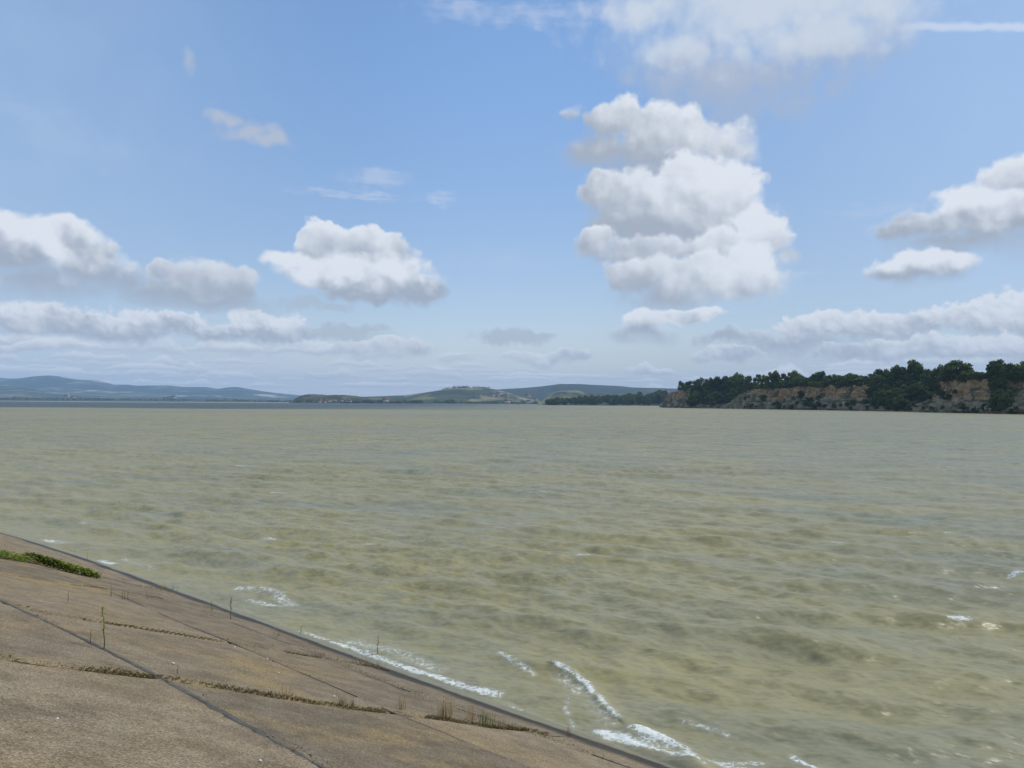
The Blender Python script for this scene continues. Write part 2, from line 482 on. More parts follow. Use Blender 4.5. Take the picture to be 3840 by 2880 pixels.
J_uv = [to_uv(j) for j in JOINTS]
S_uv = {k: to_uv(p) for k, p in SEAMS.items()}
# straighten the seams: a seam keeps nearly one height on the slope
nu = np.concatenate([np.arange(-62, -34, .3), np.arange(-34, 12.01, .075)])
nv = np.concatenate([np.arange(-3.5, -.6, .3), np.arange(-.6, 9.41, .07)])
U, Vv = np.meshgrid(nu, nv)
Z = slope_z(U, Vv)


def joint_u(j, v):
    a = J_uv[j]; o_ = np.argsort(a[:, 1])
    return np.interp(v, a[o_, 1], a[o_, 0])


JS = []; jd = np.full(U.shape, 9.0); slab = np.zeros(U.shape)
for j in range(4):
    dj = U - joint_u(j, Vv)
    jd = np.minimum(jd, np.abs(dj)); JS.append(dj)
    slab += (dj < 0)
sv_w = np.mean(S_uv['wide'][2:, 1]); sv_n = np.mean(S_uv['narrow'][3:, 1]); sv_l = np.mean(S_uv['low'][2:, 1])
row = (Vv > sv_w).astype(float) + (Vv > sv_n)
sid = slab * 3 + row
offs = (np.sin(sid * 12.9898) * 43758.5453) % 1
calm = sstep(.7, 1.6, Vv)
Z += ((offs - .5) * .012 + (fbm(U * .8, Vv * .8, 1.5, 3) - .5) * .03 + (fbm(U * 5, Vv * 5, 4.5, 2) - .5) * .006) * calm
Z -= .03 * np.exp(-(jd / .05) ** 2) * calm
X, Y = uv_xy(U, Vv)
wetline = v_edge(U) + (fbm(U * 1.3, U * 0 + 3.3, 0, 3) - .5) * .5 + .29
wet = sstep(.42, -.16, Vv - wetline)
stone = sstep(.75, .1, np.abs(Vv - (v_edge(U) + .55)) / .45) * sstep(-18, -24, U) + .5 * sstep(.6, .0, np.abs(Vv - sv_l) / .35)

m_slab, t, bs = material('weathered_concrete')
p = t.objc()
big = t.noise(p, .55, 5, .6)
mid = t.noise(p, 2.6, 5, .65)
fine = t.noise(p, 42, 3, .7)
spk = t.vor(p, 95, out=1)
spx = t.xyz(spk)[0]
base = t.mix(t.ss(mid, .3, .7), (.182, .140, .086), (.268, .213, .140))
base = t.mix(t.ss(t.attr('slab'), 0, 1), base, t.mix(1.0, base, (.74, .755, .79, 1), 'MULTIPLY'))
och = t.m('ADD', t.ss(big, .43, .66), t.m('MULTIPLY', t.ss(t.attr('jd'), .45, .02), .55))
och = t.m('MULTIPLY', och, t.ss(mid, .28, .62))
och = t.m('MULTIPLY', t.m('MINIMUM', och, 1.0), t.ss(t.attr('high'), 0.0, 1.0))
base = t.mix(t.m('MULTIPLY', och, .66), base, t.mix(t.ss(fine, .3, .7), (.24, .165, .065), (.33, .235, .095)))
stn = t.ss(t.noise(t.v('MULTIPLY', p, (1, 1, .4)), .9, 6, .68), .50, .66)
base = t.mix(t.m('MULTIPLY', stn, .55), base, t.mix(1.0, base, (.66, .66, .68, 1), 'MULTIPLY'))
lich = t.ss(t.noise(p, 1.1, 6, .7), .62, .74)
base = t.mix(t.m('MULTIPLY', lich, .35), base, (.17, .18, .175))
base = t.mix(1.0, base, t.ramp(t.m('ADD', t.m('MULTIPLY', spx, .55), t.m('MULTIPLY', fine, .6)), [(.22, (.46, .45, .44)), (.5, (.93, .93, .93)), (.78, (1.34, 1.32, 1.27)), (.95, (2.0, 1.95, 1.85))]), 'MULTIPLY')
wob = t.m('MULTIPLY', t.m('SUBTRACT', t.noise(p, 3.5, 4, .6), .5), .10)
jn = t.noise(p, 1.6, 4, .65)
for k_, (wd_, st_) in enumerate([(.030, .95), (.024, .9), (.014, .75), (.014, .8)]):
    ja = t.m('ABSOLUTE', t.m('ADD', t.attr('js%d' % k_), wob))
    crack = t.m('MULTIPLY', t.m('MULTIPLY', t.ss(ja, wd_, wd_ * .4), t.ss(jn, .34, .46)), st_)
    lip = t.m('MULTIPLY', t.ss(t.m('ABSOLUTE', t.m('SUBTRACT', t.m('ADD', t.attr('js%d' % k_), wob), .05)), .03, .0), .4)
    base = t.mix(lip, base, (.36, .30, .20))
    base = t.mix(crack, base, (.050, .038, .020))
peb = t.m('MULTIPLY', t.attr('stone'), t.ss(t.vor(p, 16, out=0), .42, .2))
base = t.mix(t.m('MULTIPLY', peb, .8), base, t.mix(spx, (.16, .12, .09), (.42, .36, .29)))
wetf = t.ss(t.m('ADD', t.attr('wet'), t.m('MULTIPLY', t.m('SUBTRACT', mid, .5), .45)), .08, .95)
base = t.mix(wetf, base, t.mix(1.0, base, (.17, .165, .15, 1), 'MULTIPLY'))
t.put(bs.inputs['Base Color'], base)
t.put(bs.inputs['Roughness'], t.m('MULTIPLY_ADD', wetf, -.40, .92))
bs.inputs['Specular IOR Level'].default_value = .22
bmp = t.node('ShaderNodeBump', Height=t.m('ADD', t.m('MULTIPLY', fine, .6), t.m('ADD', t.m('MULTIPLY', spx, .5), t.m('MULTIPLY', peb, 2.0))), Strength=.7, Distance=.006)
t.put(bs.inputs['Normal'], bmp)

emb = build('embankment', np.stack([X, Y, Z], -1).reshape(-1, 3), grid_faces(*U.shape), m_slab, smooth=True,
            attrs={'js0': JS[0].ravel(), 'js1': JS[1].ravel(), 'js2': JS[2].ravel(), 'js3': JS[3].ravel(), 'jd': jd.ravel(), 'slab': offs.ravel(), 'wet': wet.ravel(), 'stone': stone.ravel(), 'high': sstep(1.2, 4.5, Vv).ravel()})
tag(emb, 'sloping dam face of worn grey brown concrete slabs', 'embankment', kind='structure')

# crest path and the land side of the dam
m_path, t, bs = material('gravel_path')
nn = t.noise(t.pos(), 3, 6, .65)
t.put(bs.inputs['Base Color'], t.ramp(nn, [(.3, (.16, .14, .11)), (.7, (.28, .25, .2))])); bs.inputs['Roughness'].default_value = 1
zt = slope_z(0, 9.4) - .01
strip = []
for u in (-62, 12):
    for v, z in ((9.38, slope_z(u, 9.4)), (9.9, slope_z(u, 9.4) + .02), (15, slope_z(u, 9.4) + .02), (15.2, slope_z(u, 9.4) - .1), (27, -2.5)):
        x, y = uv_xy(u, v); strip.append((x, y, z))
o = build('path', strip, grid_faces(2, 5)[:, ::-1], m_path)
tag(o, 'gravel path along the crest of the dam', 'path', kind='structure')

# tar seams
m_tar, t, bs = material('old_tar')
p = t.objc()
tn = t.noise(p, 9, 5, .7)
t.put(bs.inputs['Base Color'], t.ramp(tn, [(.3, (.060, .054, .046)), (.5, (.10, .092, .080)), (.72, (.18, .155, .12))]))
bs.inputs['Roughness'].default_value = .9
bs.inputs['Specular IOR Level'].default_value = .15
t.put(bs.inputs['Normal'], t.node('ShaderNodeBump', Height=tn, Strength=.5, Distance=.01))


def seam(key, width, lift, parent, gap=0.0, seed=0):
    a = S_uv[key]
    L = np.concatenate([[0], np.cumsum(np.hypot(*np.diff(a, axis=0).T))])
    s = np.arange(0, L[-1], .035)
    u = np.interp(s, L, a[:, 0]); v = np.interp(s, L, a[:, 1])
    k = np.ones(25) / 25
    v = np.convolve(np.pad(v, 12, 'edge'), k, 'valid')
    wd = width * (.55 + .9 * fbm(s * 1.2, seed + 0 * s, 0, 3)) * .5
    e1 = (fbm(s * 7, seed + 3 + 0 * s, 0, 2) - .5) * width * .5
    e2 = (fbm(s * 7, seed + 9 + 0 * s, 0, 2) - .5) * width * .5
    rows_ = []
    for q, h in ((-1, -.012), (-.75, .5), (0, 1), (.75, .5), (1, -.012)):
        vv = v + q * wd + (e1 if q < 0 else e2) * abs(q)
        x, y = uv_xy(u, vv)
        rows_.append(np.stack([x, y, slope_z(u, vv) + lift * h + (.004 if abs(q) < 1 else -.012)
                               + np.interp(0, [0], [0])], -1))
    V3 = np.stack(rows_, 1).reshape(-1, 3)
    fc = grid_faces(len(s), 5)
    keep = np.repeat(fbm(s[:-1] * .9, seed + 20 + 0 * s[:-1], 0, 3) > gap, 4)
    return build('tar_seam', V3, fc[keep], m_tar, parent, smooth=True)


# the mesh under the seams undulates a little: lift values clear it
s1 = seam('wide', .085, .004, emb, 0, 1); s2 = seam('narrow', .04, .004, emb, .30, 2); s3 = seam('low', .03, .003, emb, .42, 3)
s1['label'] = 'broad dark tar seam nearest the camera'; s2['label'] = 'thin cracked tar seam halfway down the slope'
s3['label'] = 'faint thin seam just above the water'


# surface height of the slope mesh (for planting things on it)
def surf(u, v):
    i = int(np.clip(np.searchsorted(nv, v), 0, len(nv) - 1)); j = int(np.clip(np.searchsorted(nu, u), 0, len(nu) - 1))
    return float(Z[i, j])


def plant_spot(px, py):
    P = on_slope(px, py); u, v = xy_uv(P[0], P[1])
    return np.array([P[0], P[1], surf(u, v) - .006])


# ------------------------------------------------------------------ dry moss in the joints
def veg_mat(name, stops, rough=.8, trans=.3, objrand=.0):
    m, t, bs = material(name)
    f = t.attr('rnd')
    if objrand:
        oi = t.n.new('ShaderNodeObjectInfo').outputs['Random']
        f = t.m('ADD', t.m('MULTIPLY', f, 1 - objrand), t.m('MULTIPLY', oi, objrand))
    c = t.ramp(f, stops)
    t.put(bs.inputs['Base Color'], c); bs.inputs['Roughness'].default_value = rough
    bs.inputs['Specular IOR Level'].default_value = .25
    if trans:
        tr = t.n.new('ShaderNodeBsdfTranslucent'); t.put(tr.inputs[0], c)
        mx = t.n.new('ShaderNodeMixShader'); mx.inputs[0].default_value = trans
        out = m.node_tree.nodes['Material Output']
        t.l.new(bs.outputs[0], mx.inputs[1]); t.l.new(tr.outputs[0], mx.inputs[2]); t.l.new(mx.outputs[0], out.inputs[0])
    return m


m_moss = veg_mat('dry_moss', [(0, (.06, .044, .018)), (.35, (.12, .088, .03)), (.65, (.18, .135, .045)), (.85, (.16, .145, .045)), (1, (.32, .24, .10))], trans=.15)


def flecks(C, size, up=.5, flat=.0):
    """random small quads (two per centre), returns verts, faces, rnd"""
    n_ = len(C)
    size = np.broadcast_to(np.asarray(size, float), (n_,))
    a = rng.normal(size=(n_, 3)); a /= np.linalg.norm(a, axis=1)[:, None]
    b = rng.normal(size=(n_, 3)); b[:, 2] += up; b -= (b * a).sum(1)[:, None] * a; b /= np.linalg.norm(b, axis=1)[:, None]
    a *= size[:, None] * (.5 + rng.random(n_))[:, None] * .5; b *= size[:, None] * (.5 + rng.random(n_))[:, None]
    V3 = np.stack([C - a, C + a * .3 - b * .3, C + a, C + b * .9], 1).reshape(-1, 3)
    fc = np.arange(n_ * 4).reshape(-1, 4)
    return V3, fc


mossC = []; mossS = []
for j, (dens, wj, hj) in enumerate([(2300, .026, .018), (1700, .017, .013), (900, .010, .009), (700, .014, .012)]):
    a = J_uv[j]; o_ = np.argsort(a[:, 1]); vmin = max(a[:, 1].min(), .75); vmax = a[:, 1].max()
    n_ = int(dens * (vmax - vmin))
    v = rng.uniform(vmin, vmax, n_); k = fbm(v * 1.7, j * 7.7 + 0 * v, 0, 4)
    keep = rng.random(n_) < sstep(.30, .62, k) * (1.0 if j < 2 else .8) + .10
    v = v[keep]; k = k[keep]
    u = joint_u(j, v) + rng.normal(size=len(v)) * wj * (.5 + k) + (fbm(v * 5, 3 + 0 * v, 0, 2) - .5) * .05
    x, y = uv_xy(u, v)
    z = np.array([surf(q, r) for q, r in zip(u, v)]) + rng.random(len(v)) ** 1.5 * hj * (.3 + 1.4 * k)
    mossC.append(np.stack([x, y, z], -1)); mossS.append(.004 + .008 * rng.random(len(v)) * (.6 + k))
# litter scattered along the wide seam and the low seam
for key, d_, sp in (('wide', 60, .05), ('narrow', 40, .03), ('low', 160, .10)):
    a = S_uv[key]; L = np.concatenate([[0], np.cumsum(np.hypot(*np.diff(a, axis=0).T))])
    s = rng.uniform(0, L[-1], int(d_ * L[-1]))
    s = s[rng.random(len(s)) < sstep(.42, .7, fbm(s * .8, 31 + 0 * s, 0, 3)) * 1.0]
    u = np.interp(s, L, a[:, 0]); v = np.interp(s, L, a[:, 1]) + rng.normal(size=len(s)) * sp
    x, y = uv_xy(u, v); z = np.array([surf(q, r) for q, r in zip(u, v)]) + rng.random(len(s)) * .012 + .003
    mossC.append(np.stack([x, y, z], -1)); mossS.append(.006 + .010 * rng.random(len(s)))
C = np.concatenate(mossC); S = np.concatenate(mossS)
V3, fc = flecks(C, S)
o = build('dry_moss', V3, fc, m_moss, attrs={'rnd': rng.random(len(fc))})
tag(o, 'brown dried moss and litter filling the slab joints', 'moss', kind='stuff')

# ------------------------------------------------------------------ plants on the slope
m_straw = veg_mat('straw', [(0, (.26, .16, .06)), (.4, (.42, .28, .11)), (.75, (.52, .38, .18)), (1, (.62, .50, .28))], trans=.3)
m_olive = veg_mat('olive_grass', [(0, (.11, .09, .03)), (.4, (.20, .17, .06)), (.7, (.21, .22, .065)), (1, (.40, .31, .13))], trans=.3)
m_green = veg_mat('green_leaf', [(0, (.08, .13, .02)), (.35, (.17, .25, .035)), (.65, (.27, .35, .055)), (.85, (.42, .40, .09)), (1, (.48, .30, .09))], trans=.35)
m_yleaf = veg_mat('yellow_green_leaf', [(0, (.24, .25, .05)), (.5, (.42, .41, .10)), (1, (.58, .53, .18))], trans=.4)
m_red = veg_mat('reddish_grass', [(0, (.20, .10, .065)), (.5, (.32, .18, .11)), (1, (.46, .31, .19))], trans=.25)
m_stem = veg_mat('weed_stem', [(0, (.05, .065, .022)), (.5, (.085, .10, .03)), (1, (.12, .12, .045))], trans=0)
m_dark = veg_mat('dry_dark_stem', [(0, (.06, .045, .03)), (1, (.12, .085, .05))], trans=0)


def blades(n_, h, spread, lean=.25, wid=.004, seg=4):
    V3 = []; fc = []; rn = []
    for i in range(n_):
        b = rng.normal(size=2) * spread; hh = h * rng.uniform(.45, 1.05); an = rng.uniform(0, 6.28)
        ld = np.array([math.cos(an), math.sin(an)]) * rng.uniform(.1, 1) * lean * hh
        sd_ = rng.uniform(0, 3.14); side = np.array([math.cos(sd_), math.sin(sd_), 0]) * wid * rng.uniform(.6, 1.3)
        b0 = len(V3)
        for k in range(seg + 1):
            q = k / seg; c = np.array([b[0] + ld[0] * q ** 1.8, b[1] + ld[1] * q ** 1.8, hh * q * (1 - .12 * q)])
            ww = (1 - q) ** .7 + .08
            V3 += [c - side * ww, c + side * ww]
        for k in range(seg): fc.append([b0 + 2 * k, b0 + 2 * k + 1, b0 + 2 * k + 3, b0 + 2 * k + 2])
        rn += [rng.random()] * seg
    return np.array(V3), np.array(fc), np.array(rn)


def tube(pts, rad, sides=5):
    pts = np.array(pts); V3 = []; fc = []
    for i, (p_, r_) in enumerate(zip(pts, rad)):
        d_ = pts[min(i + 1, len(pts) - 1)] - pts[max(i - 1, 0)]; d_ = d_ / (np.linalg.norm(d_) + 1e-9)
        a = np.cross(d_, [0.3, 1, 0.1]); a /= np.linalg.norm(a); b = np.cross(d_, a)
        for k in range(sides):
            th = 6.2832 * k / sides; V3.append(p_ + r_ * (a * math.cos(th) + b * math.sin(th)))
    for i in range(len(pts) - 1):
        for k in range(sides):
            fc.append([i * sides + k, i * sides + (k + 1) % sides, (i + 1) * sides + (k + 1) % sides, (i + 1) * sides + k])
    return np.array(V3), np.array(fc)


def merge(parts):
    V3 = []; fc = []; n0 = 0
    for a, b in parts: V3.append(a); fc.append(np.asarray(b) + n0); n0 += len(a)
    return np.concatenate(V3), np.concatenate(fc)


def leaf(c, d_, l, wd, curl=.2):
    d_ = d_ / np.linalg.norm(d_); s_ = np.cross(d_, [0, 0, 1]); s_ = s_ / (np.linalg.norm(s_) + 1e-6)
    p1 = c + d_ * l * .5; p2 = c + d_ * l + np.array([0, 0, -curl * l])
    return np.array([c, p1 - s_ * wd / 2, p2, p1 + s_ * wd / 2]), np.array([[0, 1, 2, 3]])


def px_height(base, px_y):
    """plan height that reaches image row px_y (2212 units) above a foot point"""
    P = np.asarray(base); d_ = P[1]
    x_img = 512 + F * ((P - EYE) @ _r) / ((P - EYE) @ _fw)
    q = at_depth(x_img, px_y * 1024 / 2212, d_, 1024)
    return max(q[2] - P[2], .03)


def tall_weed(px, py, pt, label, topmat, leafy=1.0, lean=0.0, group=None, stemmat=None):
    b = plant_spot(px, py); h = px_height(b, pt)
    root = empty('tall_weed', b, rng.uniform(0, 6))
    root.rotation_euler = (0, 0, 0)
    tag(root, label, 'weed', group or 'tall weeds growing in the slab joints')
    k = 7; pts = [(lean * (q / k) ** 2 * h + .006 * math.sin(q * 2 + px), .006 * math.cos(q * 3 + px), h * q / k) for q in range(k + 1)]
    V3, fc = tube(pts, [.0065 * (1 - .6 * q / k) * min(1.2, .55 + h) for q in range(k + 1)])
    build('stem', V3, fc, stemmat or m_stem, root, smooth=True, attrs={'rnd': rng.random(len(fc))})
    lv = []
    nl = int(70 * leafy)
    for i in range(nl):
        q = 1 - rng.random() ** 1.3 * .62 if leafy >= 1 else 1 - rng.random() * .9
        c = np.array([np.interp(q, np.linspace(0, 1, k + 1), [p_[0] for p_ in pts]), 0, h * q])
        an = rng.uniform(0, 6.28); up_ = rng.uniform(.1, 1.0)
        lv.append(leaf(c, np.array([math.cos(an), math.sin(an), up_]), h * rng.uniform(.07, .15) * (1.15 - .5 * q), .011 * min(1, h * 2.2)))
    if lv:
        V3, fc = merge(lv)
        build('leaves', V3, fc, topmat, root, attrs={'rnd': rng.random(len(fc))})
    return root


tall_weed(225, 1403, 1312, 'tallest weed on the slope, yellow green leafy top, rooted in the broad tar seam', m_yleaf, 1.0, -.06)
tall_weed(498, 1339, 1290, 'upright green weed standing against the water at the upper waterline', m_green, 1.1, .02)
tall_weed(815, 1424, 1372, 'slim green weed rising in front of the white shore foam', m_green, .8, .05)
tall_weed(649, 1370, 1350, 'small leafy green weed leaning over the water edge near the first foam', m_green, .9, .2)
tall_weed(195, 1390, 1360, 'short pale twig left of the tallest weed', m_straw, .25, .05, stemmat=m_dark)
tall_weed(147, 1302, 1277, 'lone thin dark stalk in the middle of the upper left slab', m_dark, .15, .0, stemmat=m_dark)
tall_weed(240, 1288, 1263, 'bare dark stalk at the crossing of thin seam and upper joint', m_dark, .2, -.02, stemmat=m_dark)
for (a, b_, c_), lab in zip([(264, 1294, 1274), (269, 1295, 1272), (276, 1296, 1273)], ['left', 'middle', 'right']):
    tall_weed(a, b_, c_, lab + ' stalk of three dark stalks close together on the upper joint', m_dark, .12, .0, stemmat=m_dark)
tall_weed(318, 1294, 1272, 'thin slanting reddish stalk on the upper slab right of three stalks', m_red, .2, -.25, stemmat=m_dark)
tall_weed(189, 1209, 1193, 'thin dark stem at the far waterline above the green weed strip', m_dark, .15, 0, stemmat=m_dark)
tall_weed(161, 1196, 1188, 'shortest dark stem at the far waterline, left of its neighbour', m_dark, .15, 0, stemmat=m_dark)
tall_weed(457, 1322, 1296, 'faint yellowish weed just left of the upright green weed', m_yleaf, .5, .0)
tall_weed(383, 1458, 1436, 'small brown twig where the broad tar seam crosses the mossy joint', m_dark, .25, .1, stemmat=m_dark)


def tuft(px, py, pt, n_, spread, mats, label, lean=.3, wid=.0035, name='grass_tuft'):
    b = plant_spot(px, py); h = px_height(b, pt)
    root = empty(name, b)
    tag(root, label, 'grass', 'grass tufts in the slab joints')
    n_ = max(8, int(n_ * .6)); wid *= .8
    V3, fc, rn = blades(n_, h, spread, lean, wid)
    build('blades', V3, fc, mats[0], root, attrs={'rnd': rn})['kind'] = 'stuff'
    if len(mats) > 1:
        V3, fc, rn = blades(max(8, n_ // 2), h * .55, spread * 1.1, lean * 1.3, wid * 1.2)
        build('low_leaves', V3, fc, mats[1], root, attrs={'rnd': rn})['kind'] = 'stuff'
    return root


tuft(617, 1509, 1470, 26, .035, [m_straw, m_olive], 'thin straw coloured tuft in the lower joint, left of the green tuft', .35)
tuft(738, 1523, 1492, 50, .035, [m_olive, m_green], 'bushy olive green tuft in the lower joint beside a narrow seam')
tuft(762, 1527, 1500, 16, .012, [m_olive, m_green], 'little green sprig just right of the bushy olive tuft')
tuft(868, 1533, 1492, 28, .025, [m_straw, m_olive], 'narrow pale tuft where the narrow seam meets the lower joint', .25)
tuft(963, 1550, 1490, 90, .05, [m_straw, m_red], 'tallest golden grass clump by the lower waterline', .18)
tuft(1016, 1556, 1515, 44, .04, [m_straw, m_olive], 'wispy golden tuft right of the tallest golden clump')
tuft(1048, 1564, 1522, 80, .06, [m_olive, m_green], 'wide dark olive clump at the lower end of the mossy joint')
tuft(1082, 1571, 1543, 55, .05, [m_red, m_green], 'low clump of reddish seed heads near the end of the joint')
tuft(1112, 1575, 1561, 40, .04, [m_green, m_olive], 'low dark green clump ending the row by the water')
tuft(1228, 1590, 1563, 40, .035, [m_red], 'small reddish tuft alone on the wet edge at the bottom', .4)
tuft(693, 1421, 1403, 45, .06, [m_red, m_olive], 'rusty brown tuft on the middle joint near the waterline', .5)
tuft(722, 1426, 1410, 26, .04, [m_straw], 'short straw tuft right of the rusty brown one', .5)
tuft(785, 1436, 1412, 60, .07, [m_straw, m_red], 'spreading rusty straw tuft at the foot of the slim weed', .5)
tuft(818, 1446, 1424, 50, .05, [m_red, m_olive], 'dense rusty tuft right of the slim green weed', .5)
tuft(590, 1398, 1380, 14, .02, [m_straw], 'very small straw tuft on the middle joint near a white pebble', .5)
tuft(480, 1484, 1470, 24, .03, [m_olive, m_green], 'short olive tuft in the lower joint left of the straw tuft', .5)
tuft(535, 1492, 1478, 18, .03, [m_olive], 'small brownish tuft in the lower joint between two moss clods', .5)
tuft(205, 1243, 1222, 50, .09, [m_straw, m_red], 'dry orange plant at the right end of the green weed strip', .5)
tuft(352, 1277, 1263, 110, .14, [m_olive, m_green], 'dark green and brown clump by the water at upper left', .6)
tuft(322, 1270, 1258, 60, .16, [m_red, m_olive], 'low brown withered clump left of the dark green clump', .8)
tuft(85, 1333, 1322, 24, .06, [m_olive], 'flat mossy tuft where broad seam and middle joint meet', .8)
tuft(540, 1366, 1352, 16, .02, [m_straw], 'tiny straw tuft near the low seam below the upright weed', .6)
tuft(600, 1375, 1358, 30, .05, [m_red, m_olive], 'brownish tuft on the water edge right of the upright weed', .6)
tuft(1175, 1590, 1578, 20, .03, [m_red], 'tiny dark red tuft at the tip of the mossy joint', .5)

# the strip of green leafy ground cover at the left
cov = []; a = to_uv([(-70, 1192), (-10, 1202), (60, 1214), (120, 1229), (195, 1246)])
L = np.concatenate([[0], np.cumsum(np.hypot(*np.diff(a, axis=0).T))])
for i in range(6500):
    s = rng.uniform(0, L[-1]); q = s / L[-1]
    u = np.interp(s, L, a[:, 0]); v = np.interp(s, L, a[:, 1])
    k = float(fbm(s * 1.1, 4.0, 0, 3)); wdt = .30 * (1.15 - .55 * q) * (.5 + k)
    if k < .46 and rng.random() < .65: continue
    off = rng.uniform(-.25, 1.0) * wdt * 1.6
    hh = .22 * (.35 + 1.1 * k) * (1.1 - .45 * q) * (1 - (off / (wdt * 1.6)) ** 2 * .7) * rng.random() ** .6
    # spread towards the water and along the joint
    x, y = uv_xy(u + off * .75, v - off * .55)
    uu, vv2 = xy_uv(x, y)
    c = np.array([x, y, surf(uu, vv2) + hh])
    an = rng.uniform(0, 6.28)
    cov.append(leaf(c, np.array([math.cos(an), math.sin(an), rng.uniform(-.1, .9)]), rng.uniform(.04, .085), rng.uniform(.03, .055), .3))
V3, fc = merge(cov)
o = build('leafy_weeds', V3, fc, m_green, attrs={'rnd': rng.random(len(fc)) ** 1.1})
tag(o, 'strip of bright green leafy weeds growing across the slope at left', 'weeds', kind='stuff')

# white pebbles on the slope
m_peb, t, bs = material('pale_pebble')
t.put(bs.inputs['Base Color'], t.ramp(t.noise(t.objc(), 30, 3), [(.3, (.55, .53, .48)), (.7, (.75, .73, .68))])); bs.inputs['Roughness'].default_value = .7
for (x, y, r, lab) in [(507, 1398, .022, 'white pebble beside the crossing of middle joint and narrow seam'), (577, 1426, .022, 'white pebble lying on the narrow seam'),
                       (602, 1456, .019, 'small white pebble on the slab between narrow seam and straw tuft'), (374, 1434, .026, 'flat pale fragment above the lower joint'),
                       (562, 1645, .018, 'white pebble near the broad seam at the bottom'), (124, 1557, .016, 'small white pebble at lower left of the slope'),
                       (722, 1507, .02, 'pale fragment in the moss left of the bushy olive tuft'), (843, 1424, .018, 'tiny white pebble near the rusty tufts by the water')]:
    b = plant_spot(x, y); r *= .6
    ico = bpy.data.meshes.new('pebble'); import bmesh
    bm = bmesh.new(); bmesh.ops.create_icosphere(bm, subdivisions=2, radius=r)
    for vtx in bm.verts:
        k = .75 + .5 * float(vnoise(vtx.co.x * 60 + x, vtx.co.y * 60 + y, vtx.co.z * 60))
        vtx.co.x *= k * 1.3; vtx.co.y *= k; vtx.co.z *= k * .6
    for f_ in bm.faces: f_.smooth = True
    bm.to_mesh(ico); bm.free(); ico.materials.append(m_peb)
    o = bpy.data.objects.new('pebble', ico); COL.objects.link(o); o.location = (b[0], b[1], b[2] + r * .45); o.rotation_euler = (0, 0, x)
    tag(o, lab, 'pebble', 'pale pebbles on the concrete slope')

# ------------------------------------------------------------------ water
rr = [7.5]
while rr[-1] < 4700:
    d_ = rr[-1]; rr.append(d_ + max(.035,   .55 * d_ * d_ / (EYE[2] * F)) if d_ < 900 else d_ * 1.22)
rr = np.array(rr)
th = np.concatenate([np.radians(np.linspace(-85, -37, 60, endpoint=False)), np.radians(np.linspace(-37, 37, 800, endpoint=False)), np.radians(np.linspace(37, 85, 60))])
RR, TH = np.meshgrid(rr, th, indexing='ij')
WX = RR * np.sin(TH); WY = RR * np.cos(TH)
dr = np.gradient(rr)[:, None] * np.ones_like(TH)
dth = np.gradient(th)[None, :] * RR
wz = np.zeros_like(WX); gxs = np.zeros_like(WX); gys = np.zeros_like(WX)
main = math.atan2(-.93, -.36)
chop = .5 + .9 * fbm(WX * .09, WY * .09, 2.2, 3)
for i in range(150):
    lam = 0.20 * (7.0 / .20) ** (rng.random() ** .9)
    an = main + rng.normal() * (.30 if lam > 1.2 else .60)
    kk = 6.2832 / lam; kx, ky = kk * math.cos(an), kk * math.sin(an)
    A = .0042 * lam * math.exp(-((math.log(lam / 2.0)) / 1.0) ** 2) + .0036 * min(lam, .7)
    ph = kx * WX + ky * WY + rng.uniform(0, 6.28)
    cell = np.abs(math.cos(an) * np.sin(TH) + math.sin(an) * np.cos(TH)) * dr + np.abs(math.cos(an) * np.cos(TH) - math.sin(an) * np.sin(TH)) * dth
    fade = sstep(.42, .2, cell / lam)
    c_ = np.cos(ph)
    wz += A * fade * (c_ + .28 * np.cos(2 * ph))
wz *= chop * .92
WU, WV = xy_uv(WX, WY)
WVs = WV - v_shift(WU)
# waves shoal against the wall: calmer film on the concrete
near = sstep(3.0, .2, -WVs)
wz *= 1 - .6 * near
foam = np.zeros_like(WX)
nearmask = (RR < 160)


def seg_dist(P, pts):
    best = np.full(P[0].shape, 1e9); side = np.zeros(P[0].shape)
    for a, b in zip(pts[:-1], pts[1:]):
        d_ = b - a; L2 = (d_ ** 2).sum()
        t_ = np.clip(((P[0] - a[0]) * d_[0] + (P[1] - a[1]) * d_[1]) / L2, 0, 1)
        ex = P[0] - (a[0] + t_ * d_[0]); ey = P[1] - (a[1] + t_ * d_[1])
        q = np.hypot(ex, ey); s_ = np.sign(d_[0] * ey - d_[1] * ex) * q
        side = np.where(q < best, s_, side); best = np.minimum(best, q)
    return best, side


def foam_line(pts, width, amt, height=0.0, sidew=(1, 1), z=.05):
    global foam, wz
    W_ = np.array([on_level(x, y, z)[:2] for x, y in pts])
    d_, s_ = seg_dist((WX, WY), W_)
    wd = width * np.where(s_ > 0, sidew[0], sidew[1])
    g = np.exp(-(d_ / wd) ** 2)
    foam = np.maximum(foam, amt * g)
    if height: wz += height * np.exp(-(d_ / (wd * 1.25)) ** 2)


